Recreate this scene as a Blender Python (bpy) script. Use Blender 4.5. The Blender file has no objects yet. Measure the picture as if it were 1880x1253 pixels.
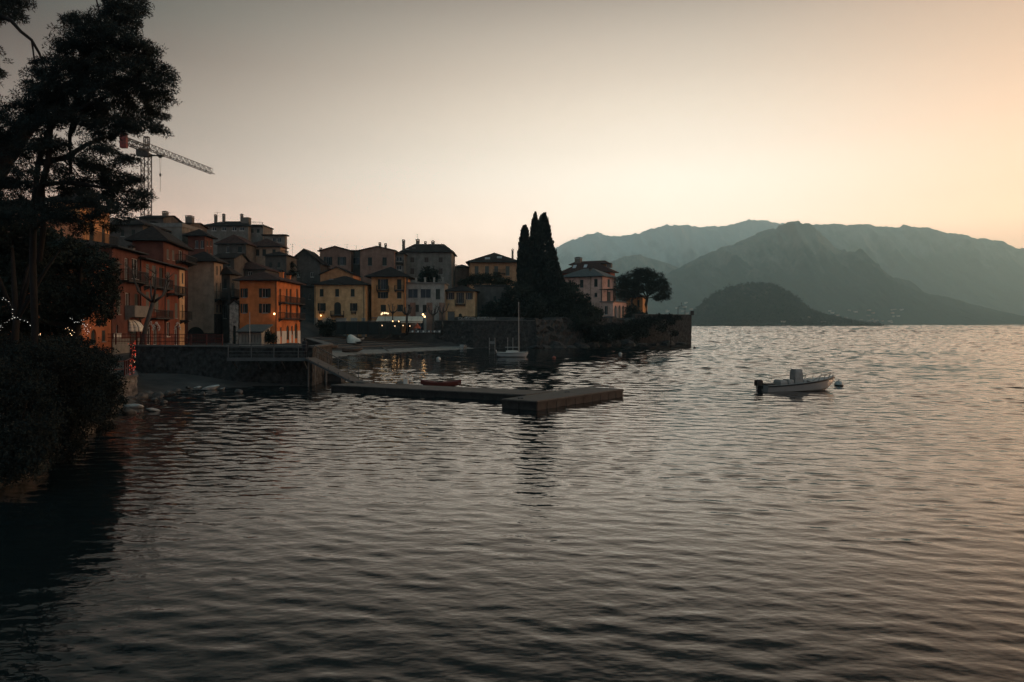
import bpy, math, random
import numpy as np
from mathutils import Vector, Matrix, noise as mnoise

sc = bpy.context.scene
COL = sc.collection
R = math.radians
random.seed(7)

def lin(r, g, b):
    f = lambda c: (c/255/12.92) if c/255 <= 0.04045 else ((c/255+0.055)/1.055)**2.4
    return (f(r), f(g), f(b), 1.0)

# ------------------------------------------------------------------ camera
F = 1400.0      # focal length in photo pixels (photo is 1880 wide)
HZ = 596.0      # photo row of the horizon
CH = 5.0        # camera height above the lake
cam = bpy.data.objects.new('camera', bpy.data.cameras.new('camera'))
COL.objects.link(cam)
cam.location = (0, 0, CH)
cam.rotation_euler = (R(90), 0, 0)
cam.data.sensor_width = 36
cam.data.lens = F/1880*36
cam.data.shift_y = -(626.5-HZ)/1880
cam.data.clip_start = 0.1
cam.data.clip_end = 60000
sc.camera = cam

# ------------------------------------------------------------------ render settings
sc.view_settings.view_transform = 'Standard'
sc.view_settings.look = 'None'
sc.view_settings.exposure = 0.0
sc.view_settings.gamma = 1.0
sc.cycles.use_denoising = True
sc.cycles.max_bounces = 8
sc.cycles.diffuse_bounces = 2
sc.cycles.glossy_bounces = 3
sc.cycles.transmission_bounces = 4
sc.cycles.volume_bounces = 3
sc.cycles.caustics_reflective = False
sc.cycles.caustics_refractive = False

# ------------------------------------------------------------------ dusk sky
SUN_AZ, SUN_EL = 68.0, 7.0       # degrees right of the view axis, above the horizon
world = bpy.data.worlds.new('World')
sc.world = world
world.use_nodes = True
nt = world.node_tree
nt.nodes.clear()
def N(tree, typ, **kw):
    n = tree.nodes.new(typ)
    for k, v in kw.items():
        setattr(n, k, v)
    return n
def wmath(op, a, b=None):
    n = N(nt, 'ShaderNodeMath', operation=op)
    for i, v in enumerate((a, b)):
        if v is None: continue
        if isinstance(v, (int, float)): n.inputs[i].default_value = v
        else: nt.links.new(v, n.inputs[i])
    return n.outputs[0]
def wmap(v, a, b):
    n = N(nt, 'ShaderNodeMapRange', interpolation_type='SMOOTHSTEP')
    n.inputs['From Min'].default_value = a; n.inputs['From Max'].default_value = b
    nt.links.new(v, n.inputs['Value'])
    return n.outputs['Result']
tc = N(nt, 'ShaderNodeTexCoord')
sep = N(nt, 'ShaderNodeSeparateXYZ')
nt.links.new(tc.outputs['Generated'], sep.inputs[0])
az = wmath('MULTIPLY', wmath('ARCTAN2', sep.outputs[0], sep.outputs[1]), 180/math.pi)
zz = sep.outputs[2]
SIG, TOP, FAR = 0.000120, 1350.0, 11500.0      # haze extinction, height of its top, length of its box
SCAT = (0.16, 0.238, 0.235)                     # light the haze itself sends to the lens
def sky_ramp(stops):
    """stops give the sky as it should look seen through the haze; the air's share is taken off here"""
    r = N(nt, 'ShaderNodeValToRGB')
    r.color_ramp.interpolation = 'LINEAR'
    pts = []
    for k in range(24):
        p = (k/23)**1.6
        for (p0, c0), (p1, c1) in zip(stops[:-1], stops[1:]):
            if p0 <= p <= p1:
                w = (p-p0)/(p1-p0)
                c = [x+(y-x)*w for x, y in zip(lin(*c0)[:3], lin(*c1)[:3])]
                break
        T = math.exp(-SIG*min(TOP/max(p, 1e-4), FAR))
        pts.append((p, [max((x-s_*(1-T))/T, 0.004) for x, s_ in zip(c, SCAT)]))
    e = r.color_ramp.elements
    while len(e) < len(pts): e.new(0.5)
    for el, (p, c) in zip(e, pts):
        el.position = p
        el.color = tuple(v*0.25 for v in c) + (1,)
    nt.links.new(zz, r.inputs[0])
    return r.outputs[0]
# colour against sine of elevation, for the left, middle, right and rear of the sky
SKY_L = [(0.0, (214,172,154)), (0.10, (192,166,152)), (0.20, (138,133,126)), (0.34, (66,73,74)), (0.44, (44,52,54)), (0.60, (36,44,46)), (0.80, (80,98,104)), (1.0, (150,184,194))]
SKY_C = [(0.0, (250,216,192)), (0.10, (255,236,216)), (0.18, (255,245,228)), (0.27, (234,221,203)), (0.33, (207,194,178)), (0.385, (179,170,158)), (0.42, (132,124,116)), (0.46, (82,87,87)), (0.53, (48,56,58)), (0.62, (32,40,42)), (0.84, (84,104,110)), (1.0, (150,184,194))]
SKY_R = [(0.0, (255,196,156)), (0.10, (254,209,174)), (0.20, (252,211,178)), (0.30, (224,190,163)), (0.385, (192,162,141)), (0.43, (138,118,106)), (0.48, (90,82,78)), (0.55, (52,54,55)), (0.64, (32,40,42)), (0.84, (84,104,110)), (1.0, (150,184,194))]
SKY_B = [(0.0, (120,138,142)), (0.25, (132,154,160)), (0.6, (134,160,168)), (1.0, (150,184,194))]
def wmix(f, a, b):
    m = N(nt, 'ShaderNodeMix', data_type='RGBA')
    nt.links.new(f, m.inputs[0]); nt.links.new(a, m.inputs[6]); nt.links.new(b, m.inputs[7])
    return m.outputs[2]
c1 = wmix(wmap(az, -42, 12), sky_ramp(SKY_L), sky_ramp(SKY_C))
c2 = wmix(wmap(az, 11, 42), c1, sky_ramp(SKY_R))
c3 = wmix(wmap(wmath('ABSOLUTE', az), 95, 150), c2, sky_ramp(SKY_B))
bg = N(nt, 'ShaderNodeBackground')
bg.inputs['Strength'].default_value = 4.0
nt.links.new(c3, bg.inputs['Color'])
wo = N(nt, 'ShaderNodeOutputWorld')
nt.links.new(bg.outputs[0], wo.inputs['Surface'])

# the last warm light, low from the right
sl = bpy.data.lights.new('sun', 'SUN')
sl.energy = 2.0
sl.angle = R(18)
sl.color = (1.0, 0.58, 0.34)
sun = bpy.data.objects.new('sun', sl)
COL.objects.link(sun)
d = Vector((math.sin(R(SUN_AZ))*math.cos(R(SUN_EL)), math.cos(R(SUN_AZ))*math.cos(R(SUN_EL)), math.sin(R(SUN_EL))))
sun.rotation_euler = (-d).to_track_quat('-Z', 'Y').to_euler()

# ------------------------------------------------------------------ helpers
def P(px, py, Y):
    """world point seen at photo pixel (px, py) at distance Y"""
    return Vector(((px-940)/F*Y, Y, CH+(HZ-py)/F*Y))
def GX(px, Y, z=0.0):
    return Vector(((px-940)/F*Y, Y, z))

def tag(o, label=None, cat=None, group=None, kind=None):
    if label: o['label'] = label
    if cat: o['category'] = cat
    if group: o['group'] = group
    if kind: o['kind'] = kind
    return o
def empty(name, loc=(0, 0, 0), rz=0.0):
    o = bpy.data.objects.new(name, None)
    COL.objects.link(o)
    o.location = loc
    o.rotation_euler = (0, 0, rz)
    o.empty_display_size = 0.3
    return o
def link_mesh(name, verts, faces, mat, parent=None, smooth=False, loc=None):
    me = bpy.data.meshes.new(name)
    if isinstance(verts, np.ndarray):
        nv = len(verts); k = faces.shape[1]; nf = len(faces)
        me.vertices.add(nv); me.vertices.foreach_set('co', verts.astype(np.float32).ravel())
        me.loops.add(nf*k); me.loops.foreach_set('vertex_index', faces.astype(np.int32).ravel())
        me.polygons.add(nf)
        me.polygons.foreach_set('loop_start', np.arange(0, nf*k, k, dtype=np.int32))
        me.polygons.foreach_set('loop_total', np.full(nf, k, dtype=np.int32))
        if smooth: me.polygons.foreach_set('use_smooth', np.ones(nf, dtype=bool))
        me.update(calc_edges=True)
    else:
        me.from_pydata([tuple(v) for v in verts], [], faces)
        if smooth:
            for p in me.polygons: p.use_smooth = True
        me.update()
    if mat: me.materials.append(mat)
    o = bpy.data.objects.new(name, me)
    COL.objects.link(o)
    if parent: o.parent = parent
    if loc is not None: o.location = loc
    return o

class MB:
    def __init__(s): s.v = []; s.f = []
    def quad(s, *pts):
        n = len(s.v); s.v += [Vector(p) for p in pts]; s.f.append(tuple(range(n, n+len(pts)))); return s
    def box(s, c, size, rz=0.0, M=None):
        n = len(s.v); c = Vector(c); hx, hy, hz = (a/2 for a in size)
        rot = Matrix.Rotation(rz, 3, 'Z') if M is None else M
        for k in ((-1,-1,-1),(1,-1,-1),(1,1,-1),(-1,1,-1),(-1,-1,1),(1,-1,1),(1,1,1),(-1,1,1)):
            s.v.append(c + rot @ Vector((k[0]*hx, k[1]*hy, k[2]*hz)))
        s.f += [tuple(n+i for i in q) for q in ((0,3,2,1),(4,5,6,7),(0,1,5,4),(1,2,6,5),(2,3,7,6),(3,0,4,7))]
        return s
    def box2(s, a, b):
        a = Vector(a); b = Vector(b)
        return s.box((a+b)/2, (abs(b.x-a.x), abs(b.y-a.y), abs(b.z-a.z)))
    def bar(s, p0, p1, w, h=None):
        """rectangular bar between two points"""
        p0 = Vector(p0); p1 = Vector(p1); h = h or w
        d = p1-p0; L = d.length
        if L < 1e-6: return s
        q = d.to_track_quat('Y', 'Z').to_matrix()
        return s.box((p0+p1)/2, (w, L, h), M=q)
    def tube(s, pts, rad, n=8, cap=True):
        pts = [Vector(p) for p in pts]
        if not hasattr(rad, '__len__'): rad = [rad]*len(pts)
        base = len(s.v)
        for i, p in enumerate(pts):
            d = (pts[min(i+1, len(pts)-1)] - pts[max(i-1, 0)]).normalized()
            q = d.to_track_quat('Z', 'Y').to_matrix()
            for k in range(n):
                a = 2*math.pi*k/n
                s.v.append(p + q @ Vector((math.cos(a)*rad[i], math.sin(a)*rad[i], 0)))
        for i in range(len(pts)-1):
            for k in range(n):
                a = base+i*n+k; b = base+i*n+(k+1) % n
                s.f.append((a, b, b+n, a+n))
        if cap:
            s.f.append(tuple(base+k for k in reversed(range(n))))
            e = base+(len(pts)-1)*n
            s.f.append(tuple(e+k for k in range(n)))
        return s
    def lathe(s, prof, c=(0,0,0), n=16):
        c = Vector(c); base = len(s.v)
        for (r, z) in prof:
            for k in range(n):
                a = 2*math.pi*k/n
                s.v.append(c+Vector((math.cos(a)*r, math.sin(a)*r, z)))
        for i in range(len(prof)-1):
            for k in range(n):
                a = base+i*n+k; b = base+i*n+(k+1) % n
                s.f.append((a, b, b+n, a+n))
        return s
    def prism(s, poly, ext):
        """polygon (3D points) extruded by vector ext"""
        n = len(poly); b = len(s.v); ext = Vector(ext)
        s.v += [Vector(p) for p in poly]+[Vector(p)+ext for p in poly]
        s.f.append(tuple(b+i for i in reversed(range(n))))
        s.f.append(tuple(b+n+i for i in range(n)))
        for i in range(n):
            j = (i+1) % n
            s.f.append((b+i, b+j, b+n+j, b+n+i))
        return s
    def build(s, name, mat, parent=None, smooth=False, loc=None):
        return link_mesh(name, s.v, s.f, mat, parent, smooth, loc)

# ------------------------------------------------------------------ materials
MATS = {}
def mat(name, col, rough=0.85, var=0.25, scale=1.5, bump=0.0, bscale=8.0, col2=None, metal=0.0, spec=0.3, stretch=(1,1,1), streak=False):
    """surface with procedural mottling: noise between two tones, optional bump"""
    if name in MATS: return MATS[name]
    m = bpy.data.materials.new(name); m.use_nodes = True
    t = m.node_tree; b = t.nodes['Principled BSDF']
    b.inputs['Roughness'].default_value = rough
    b.inputs['Metallic'].default_value = metal
    b.inputs['Specular IOR Level'].default_value = spec
    co = N(t, 'ShaderNodeTexCoord'); mp = N(t, 'ShaderNodeMapping')
    mp.inputs['Scale'].default_value = stretch
    t.links.new(co.outputs['Object'], mp.inputs[0])
    no = N(t, 'ShaderNodeTexNoise'); no.inputs['Scale'].default_value = scale
    no.inputs['Detail'].default_value = 6; no.inputs['Roughness'].default_value = 0.65
    t.links.new(mp.outputs[0], no.inputs['Vector'])
    r = N(t, 'ShaderNodeValToRGB')
    c2 = col2 or tuple(c*(1-var) for c in col)
    c1 = tuple(min(1, c*(1+var*0.6)) for c in col) if col2 is None else col
    r.color_ramp.elements[0].position = 0.35; r.color_ramp.elements[0].color = (*c2, 1)
    r.color_ramp.elements[1].position = 0.68; r.color_ramp.elements[1].color = (*c1, 1)
    t.links.new(no.outputs['Fac'], r.inputs[0])
    out = r.outputs[0]
    if streak:      # rain streaks and patched plaster
        m2 = N(t, 'ShaderNodeMapping'); m2.inputs['Scale'].default_value = (0.75, 0.75, 0.13)
        t.links.new(co.outputs['Object'], m2.inputs[0])
        n2 = N(t, 'ShaderNodeTexNoise'); n2.inputs['Scale'].default_value = 1.0; n2.inputs['Detail'].default_value = 4
        t.links.new(m2.outputs[0], n2.inputs['Vector'])
        r2 = N(t, 'ShaderNodeValToRGB')
        r2.color_ramp.elements[0].position = 0.35; r2.color_ramp.elements[0].color = (0.70, 0.68, 0.66, 1)
        r2.color_ramp.elements[1].position = 0.55; r2.color_ramp.elements[1].color = (1, 1, 1, 1)
        t.links.new(n2.outputs['Fac'], r2.inputs[0])
        mx = N(t, 'ShaderNodeMix', data_type='RGBA', blend_type='MULTIPLY'); mx.inputs[0].default_value = 0.8
        t.links.new(out, mx.inputs[6]); t.links.new(r2.outputs[0], mx.inputs[7])
        out = mx.outputs[2]
    t.links.new(out, b.inputs['Base Color'])
    if bump:
        nb = N(t, 'ShaderNodeTexNoise'); nb.inputs['Scale'].default_value = bscale; nb.inputs['Detail'].default_value = 5
        t.links.new(mp.outputs[0], nb.inputs['Vector'])
        bp = N(t, 'ShaderNodeBump'); bp.inputs['Strength'].default_value = 1.0; bp.inputs['Distance'].default_value = bump
        t.links.new(nb.outputs['Fac'], bp.inputs['Height']); t.links.new(bp.outputs[0], b.inputs['Normal'])
    MATS[name] = m
    return m

def mat_water():
    m = bpy.data.materials.new('lake_water'); m.use_nodes = True
    t = m.node_tree; b = t.nodes['Principled BSDF']
    b.inputs['Base Color'].default_value = (0.006, 0.011, 0.012, 1)
    b.inputs['Roughness'].default_value = 0.04
    b.inputs['IOR'].default_value = 1.333
    b.inputs['Specular Tint'].default_value = (1.0, 0.87, 0.75, 1)
    co = N(t, 'ShaderNodeTexCoord')
    mp = N(t, 'ShaderNodeMapping'); mp.inputs['Scale'].default_value = (5.0, 8.0, 1)
    t.links.new(co.outputs['Object'], mp.inputs[0])
    no = N(t, 'ShaderNodeTexNoise'); no.inputs['Scale'].default_value = 1.0; no.inputs['Detail'].default_value = 1.0
    t.links.new(mp.outputs[0], no.inputs['Vector'])
    bp = N(t, 'ShaderNodeBump'); bp.inputs['Strength'].default_value = 1.0; bp.inputs['Distance'].default_value = 0.005
    t.links.new(no.outputs['Fac'], bp.inputs['Height'])
    t.links.new(bp.outputs[0], b.inputs['Normal'])
    return m

# ------------------------------------------------------------------ lake: real waves, finer near the shore than far out
def lake():
    rng = np.random.RandomState(11)
    rad = np.concatenate([3.2*np.exp(np.arange(int(math.log(170/3.2)/0.0031))*0.0031), 170*np.exp(np.arange(int(math.log(12500/170)/0.0032))*0.0032)])
    nr = len(rad)
    ang = np.radians(np.linspace(-58, 54, 860))
    RR, AA = np.meshgrid(rad, ang, indexing='ij')
    X = RR*np.sin(AA); Y = RR*np.cos(AA)
    dr = np.repeat(np.gradient(rad)[:, None], len(ang), 1)
    Z = np.zeros_like(X); DX = np.zeros_like(X); DY = np.zeros_like(X)
    def sm(v, a, b):
        t = np.clip((v-a)/(b-a), 0, 1); return t*t*(3-2*t)
    # slowly varying patches of stronger and weaker ripple
    patch = 0.85+0.30*np.sin(X*0.11+0.6*np.sin(Y*0.05))*np.sin(Y*0.07+1.3+0.8*np.sin(X*0.04)) + 0.13*np.sin(X*0.31+Y*0.23)
    shelter = 1-0.5*sm(Y, 70, 110)*sm(-X, -40, 5)
    BANDS = ((0.18, 0.38, 34, 0.036, 0.35+0.65*sm(RR, 12, 45)), (0.38, 0.8, 40, 0.054, (0.50+0.50*sm(RR, 12, 40))*patch*shelter),
             (0.8, 1.5, 36, 0.058, (0.22+0.78*sm(RR, 13, 42))*patch*shelter), (1.5, 2.6, 34, 0.062, (0.04+0.96*sm(RR, 28, 75))*patch*shelter), (2.6, 4.5, 34, 0.058, (0.03+0.97*sm(RR, 45, 110))*patch*shelter),
             (4.5, 9, 26, 0.030, sm(Y, 150, 420)*shelter), (9, 20, 26, 0.030, sm(Y, 420, 1000)), (20, 46, 24, 0.030, sm(Y, 1000, 2200)), (46, 110, 22, 0.025, sm(Y, 2200, 5000)))
    # ripples too small to model one by one far out: grain at the spacing of the sheet
    gr = rng.normal(size=X.shape)
    gr[:, 2:-2] = (gr[:, :-4]+2*gr[:, 1:-3]+3*gr[:, 2:-2]+2*gr[:, 3:-1]+gr[:, 4:])/math.sqrt(19)
    Z += 0.105*dr*gr*sm(RR, 90, 260)*(0.8+0.35*np.sin(X*0.013+np.sin(Y*0.004)*2)*np.sin(Y*0.009+0.5*np.sin(X*0.02)))
    for lo, hi, n, slope, wt in BANDS:
        lam = np.exp(rng.uniform(math.log(lo), math.log(hi), n))
        th = np.radians(rng.normal(-104, 28 if lo < 2 else 38, n))
        ph = rng.rand(n)*6.283
        for l, a, p in zip(lam, th, ph):
            k = 2*math.pi/l
            amp = slope*math.sqrt(2.0/n)/k
            w = 1-sm(dr*2.0, l*0.8, l*1.1)
            w = w*wt
            rows = w.max(axis=1) > 1e-4
            if not rows.any(): continue
            q = k*(X[rows]*math.cos(a)+Y[rows]*math.sin(a))+p
            Z[rows] += amp*w[rows]*np.sin(q)
            ch = 1.5 if l < 6 else 1.0      # crests are pinched, troughs are long
            hx = ch*amp*w[rows]*np.cos(q)
            DX[rows] += hx*math.cos(a); DY[rows] += hx*math.sin(a)
    V = np.stack([X+DX, Y+DY, Z], -1).reshape(-1, 3)
    nc = len(ang)
    idx = np.arange(nr*nc).reshape(nr, nc)
    fa = np.stack([idx[:-1, :-1], idx[1:, :-1], idx[1:, 1:], idx[:-1, 1:]], -1).reshape(-1, 4)
    s0 = len(V)
    V = np.vstack([V, [(-7100, -160, -1.5), (12100, -160, -1.5), (12100, 12100, -1.5), (-7100, 12100, -1.5)]])
    fa = np.vstack([fa, [(s0, s0+1, s0+2, s0+3)]])
    o = link_mesh('lake_water', V, fa, mat_water(), smooth=True)
    tag(o, 'calm rippled lake water reflecting the dusk sky', 'water', kind='structure')
lake()

# ------------------------------------------------------------------ mountains
def mountain(name, label, line, Y1, Y0, m, seed, gully=0.20, nx=520, ny=100, back=0.5):
    xs = np.array([(p-940)/F*Y1 for p, q in line]); hs = np.array([CH+(HZ-q)/F*Y1 for p, q in line])
    X = np.linspace(xs[0], xs[-1], nx)
    Hh = np.maximum(np.interp(X, xs, hs), 0.5)
    hmx = Hh.max()
    Hh = Hh*np.array([1+0.016*mnoise.fractal(Vector((x/hmx*9, seed*3.7, 0.5)), 0.7, 2.1, 5) for x in X])
    T = np.concatenate([np.linspace(0, 1, ny), np.linspace(1, 1+back, 14)[1:]])
    V = np.zeros((len(T), nx, 3))
    rng = np.random.RandomState(seed)
    off = rng.rand(3)*100
    hm = Hh.max()
    for j, t in enumerate(T):
        tt = t if t <= 1 else 1-(t-1)*1.4
        prof = max(tt, 0)**1.25
        for i, x in enumerate(X):
            y = Y0+(Y1-Y0)*t
            u = x/hm
            wx = u+0.10*mnoise.noise(Vector((u*2.3, t*2.2, off[1])))
            n1 = mnoise.fractal(Vector((wx*3.0+off[0], t*1.6+off[1], 1.7)), 0.8, 2.1, 6)
            rid = 1-abs(mnoise.noise(Vector((wx*4.2+off[2], t*1.1, 4.1))))
            rid2 = 1-abs(mnoise.noise(Vector((wx*11+off[2], t*2.4, 9.1))))
            w = 4*tt*(1-tt)*(0.6+0.8*tt) if 0 < tt < 1 else 0
            h = Hh[i]*prof*(1+gully*n1*w+gully*1.5*(rid**2-0.6)*w+gully*0.5*(rid2**2-0.6)*w) + Hh[i]*0.012*mnoise.fractal(Vector((u*26, t*14, off[0])), 0.8, 2.0, 4)*min(1, tt*5)
            V[j, i] = (x, y, max(h, -2) if t > 0 else -2)
    nT = len(T)
    idx = np.arange(nT*nx).reshape(nT, nx)
    fa = np.stack([idx[:-1, :-1], idx[:-1, 1:], idx[1:, 1:], idx[1:, :-1]], -1).reshape(-1, 4)
    o = link_mesh(name, V.reshape(-1, 3), fa, m, smooth=True)
    tag(o, label, 'mountain', kind='structure')
    return V
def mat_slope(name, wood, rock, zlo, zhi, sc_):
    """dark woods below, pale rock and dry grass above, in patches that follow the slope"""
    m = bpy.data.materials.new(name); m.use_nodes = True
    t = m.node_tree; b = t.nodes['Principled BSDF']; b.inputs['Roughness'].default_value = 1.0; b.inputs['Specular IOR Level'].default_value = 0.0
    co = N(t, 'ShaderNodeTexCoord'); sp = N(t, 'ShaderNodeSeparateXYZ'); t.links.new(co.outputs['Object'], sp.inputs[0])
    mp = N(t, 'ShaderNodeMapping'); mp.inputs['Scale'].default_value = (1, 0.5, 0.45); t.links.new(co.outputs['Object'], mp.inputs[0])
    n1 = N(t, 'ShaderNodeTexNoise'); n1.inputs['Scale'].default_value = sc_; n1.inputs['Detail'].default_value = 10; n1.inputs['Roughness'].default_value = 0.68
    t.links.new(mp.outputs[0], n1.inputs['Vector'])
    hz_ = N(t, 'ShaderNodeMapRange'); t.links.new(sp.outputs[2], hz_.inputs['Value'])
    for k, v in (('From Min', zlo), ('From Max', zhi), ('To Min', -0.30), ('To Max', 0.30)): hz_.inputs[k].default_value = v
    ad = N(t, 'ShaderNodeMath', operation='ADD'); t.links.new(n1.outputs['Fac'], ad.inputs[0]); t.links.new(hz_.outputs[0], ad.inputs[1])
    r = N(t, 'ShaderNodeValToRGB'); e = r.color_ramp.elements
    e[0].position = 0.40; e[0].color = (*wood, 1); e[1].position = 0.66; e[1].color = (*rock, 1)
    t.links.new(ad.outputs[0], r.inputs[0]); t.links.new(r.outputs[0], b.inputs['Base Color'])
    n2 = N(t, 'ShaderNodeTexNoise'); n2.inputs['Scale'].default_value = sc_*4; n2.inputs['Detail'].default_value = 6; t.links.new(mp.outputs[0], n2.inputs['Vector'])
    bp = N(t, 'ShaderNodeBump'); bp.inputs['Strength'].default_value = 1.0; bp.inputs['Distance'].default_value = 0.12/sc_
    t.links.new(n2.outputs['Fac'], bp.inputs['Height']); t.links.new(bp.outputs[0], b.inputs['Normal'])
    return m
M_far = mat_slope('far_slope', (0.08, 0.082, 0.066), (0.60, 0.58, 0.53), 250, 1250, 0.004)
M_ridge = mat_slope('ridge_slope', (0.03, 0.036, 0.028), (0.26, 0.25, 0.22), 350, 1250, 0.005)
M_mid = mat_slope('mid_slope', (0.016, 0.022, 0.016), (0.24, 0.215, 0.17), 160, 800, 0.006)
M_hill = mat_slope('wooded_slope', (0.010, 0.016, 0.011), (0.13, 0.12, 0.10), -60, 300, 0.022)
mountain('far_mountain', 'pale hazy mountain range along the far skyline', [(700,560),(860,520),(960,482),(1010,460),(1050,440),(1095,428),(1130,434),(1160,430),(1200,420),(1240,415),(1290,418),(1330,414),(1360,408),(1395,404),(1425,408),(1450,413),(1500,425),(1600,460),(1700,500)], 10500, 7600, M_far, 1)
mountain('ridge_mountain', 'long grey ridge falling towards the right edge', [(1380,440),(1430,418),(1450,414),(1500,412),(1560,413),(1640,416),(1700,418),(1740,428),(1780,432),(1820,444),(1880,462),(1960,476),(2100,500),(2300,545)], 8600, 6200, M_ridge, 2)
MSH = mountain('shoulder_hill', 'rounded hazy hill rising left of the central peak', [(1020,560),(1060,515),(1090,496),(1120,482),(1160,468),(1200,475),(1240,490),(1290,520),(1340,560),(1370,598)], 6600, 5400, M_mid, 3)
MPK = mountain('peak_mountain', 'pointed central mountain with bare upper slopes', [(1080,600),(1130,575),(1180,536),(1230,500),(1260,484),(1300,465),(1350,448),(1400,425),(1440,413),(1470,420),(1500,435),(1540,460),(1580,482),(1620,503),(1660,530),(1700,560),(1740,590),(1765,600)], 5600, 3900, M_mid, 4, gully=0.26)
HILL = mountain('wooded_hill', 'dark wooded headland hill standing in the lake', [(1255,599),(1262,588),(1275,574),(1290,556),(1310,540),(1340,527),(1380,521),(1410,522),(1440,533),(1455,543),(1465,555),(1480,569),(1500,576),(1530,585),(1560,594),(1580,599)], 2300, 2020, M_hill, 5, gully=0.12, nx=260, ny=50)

# ------------------------------------------------------------------ haze
def haze():
    m = bpy.data.materials.new('haze_air'); m.use_nodes = True
    t = m.node_tree; t.nodes.clear()
    v = N(t, 'ShaderNodeVolumePrincipled')
    v.inputs['Color'].default_value = (0.56, 0.885, 1.0, 1)
    v.inputs['Density'].default_value = SIG
    v.inputs['Anisotropy'].default_value = 0.6
    o = N(t, 'ShaderNodeOutputMaterial'); t.links.new(v.outputs[0], o.inputs['Volume'])
    b = MB().box2((-7000, -150, -3.5), (12000, 12000, 1350))
    h = b.build('haze', m)
    tag(h, 'thin blue grey evening haze over the lake', 'haze', kind='stuff')
HAZE_ON = True
# ------------------------------------------------------------------ ground of the town
def seg_dist(x, y, a, b):
    ax, ay = a; bx, by = b
    t = max(0, min(1, ((x-ax)*(bx-ax)+(y-ay)*(by-ay))/((bx-ax)**2+(by-ay)**2)))
    return math.hypot(x-ax-t*(bx-ax), y-ay-t*(by-ay))
# waterline of the town as corner points (x, y) in metres, from the near left bank to the far point
SHORE = [(-17.5, 8), (-15.6, 24), (-22.6, 44), (-24.6, 50), (-24.9, 57), (-22.0, 61.0), (-16.2, 62.3), (-16.4, 70), (-26.2, 100), (-27.0, 118), (-26.4, 127), (-18.6, 141), (-8.0, 158), (4.6, 160), (14, 170), (44.6, 191), (45.2, 200), (20, 240), (-20, 330)]
def inland(x, y):
    """signed distance from the waterline, positive on land"""
    dd = min(seg_dist(x, y, a, b) for a, b in zip(SHORE[:-1], SHORE[1:]))
    c = False
    poly = SHORE + [(-400, 330), (-400, 8)]
    for (ax, ay), (bx, by) in zip(poly, poly[1:]+poly[:1]):
        if (ay > y) != (by > y) and x < (bx-ax)*(y-ay)/(by-ay)+ax: c = not c
    return dd if c else -dd
def sms(v, a, b):
    t = max(0.0, min(1.0, (v-a)/(b-a))); return t*t*(3-2*t)
def poly_sd(x, y, poly):
    dd = 1e9; c = False
    for (ax, ay), (bx, by) in zip(poly, poly[1:]+poly[:1]):
        dd = min(dd, seg_dist(x, y, (ax, ay), (bx, by)))
        if (ay > y) != (by > y) and x < (bx-ax)*(y-ay)/(by-ay)+ax: c = not c
    return dd if c else -dd
TERRACE = [(-33.0, 66.4), (-16.5, 62.8), (-17.0, 70), (-26.6, 99), (-30, 112), (-48, 118), (-120, 118), (-120, 46), (-27.5, 46.6), (-25.6, 51.6)]
def ground_z(x, y):
    s = inland(x, y)
    if s < 0: return max(-3.0, s*0.5)
    rise = (0.30*max(0, s-26) if y < 150 else 0.32*max(0, s-24))
    rise = min(rise, 34)
    head = sms(y, 160.2, 163)*sms(x, -17, -12)
    if y < 50 and x > -34: z = min(2.3, 0.6*s)
    elif y < 104: z = min(0.8, 0.13*s)
    else: z = min(3.2, s*0.115)
    if y >= 161.5: z = max(z, 3.2*sms(s, 0, 2))
    if 40 < y < 125:
        t = sms(poly_sd(x, y, TERRACE), 0.3, 1.0)
        z = z*(1-t)+t*max(z, 1.4+0.9*sms(y, 54, 62))
    z = z*(1-head)+head*(6.6*sms(s, 0.5, 5))
    return z+rise*(1-0.75*head)
M_ground = mat('town_ground', (0.060, 0.057, 0.052), 0.95, col2=(0.018, 0.018, 0.017), scale=0.35, bump=0.03, bscale=2)
def town_ground():
    xs = np.concatenate([np.arange(-260, -60, 8), np.arange(-60, 50, 1.0)])
    ys = np.concatenate([np.arange(6, 215, 1.0), np.arange(215, 420, 10)])
    V = np.zeros((len(ys), len(xs), 3))
    for j, y in enumerate(ys):
        for i, x in enumerate(xs):
            V[j, i] = (x, y, ground_z(float(x), float(y))+0.05*mnoise.noise(Vector((x*0.5, y*0.5, 0))))
    nx = len(xs)
    idx = np.arange(len(ys)*nx).reshape(len(ys), nx)
    fa = np.stack([idx[:-1, :-1], idx[:-1, 1:], idx[1:, 1:], idx[1:, :-1]], -1).reshape(-1, 4)
    o = link_mesh('ground', V.reshape(-1, 3), fa, M_ground, smooth=True)
    tag(o, 'ground under the lakeside town with its sloping shore', 'ground', kind='structure')
town_ground()

# ------------------------------------------------------------------ houses
M_roof = mat('roof_tile', (0.034, 0.027, 0.024), 0.95, col2=(0.012, 0.011, 0.011), scale=2.2, stretch=(1, 1, 3), bump=0.04, bscale=7, spec=0.1)
M_roof_red = mat('red_roof_tile', (0.070, 0.036, 0.028), 0.95, col2=(0.028, 0.018, 0.016), scale=2.5, bump=0.04, bscale=7, spec=0.1)
M_slate = mat('slate_tile', (0.085, 0.09, 0.085), 0.75, col2=(0.045, 0.048, 0.046), scale=2.5, bump=0.03, bscale=7)
M_glass = mat('window_glass', (0.012, 0.016, 0.018), 0.08, var=0.2, spec=0.25)
M_frame = mat('window_frame', (0.20, 0.20, 0.18), 0.7)
M_white = mat('white_paint', (0.46, 0.44, 0.40), 0.75, var=0.12)
M_shut = mat('dark_shutter', (0.020, 0.026, 0.024), 0.8, var=0.3, scale=6)
M_shut2 = mat('brown_shutter', (0.055, 0.035, 0.028), 0.8, var=0.3, scale=6)
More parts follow.
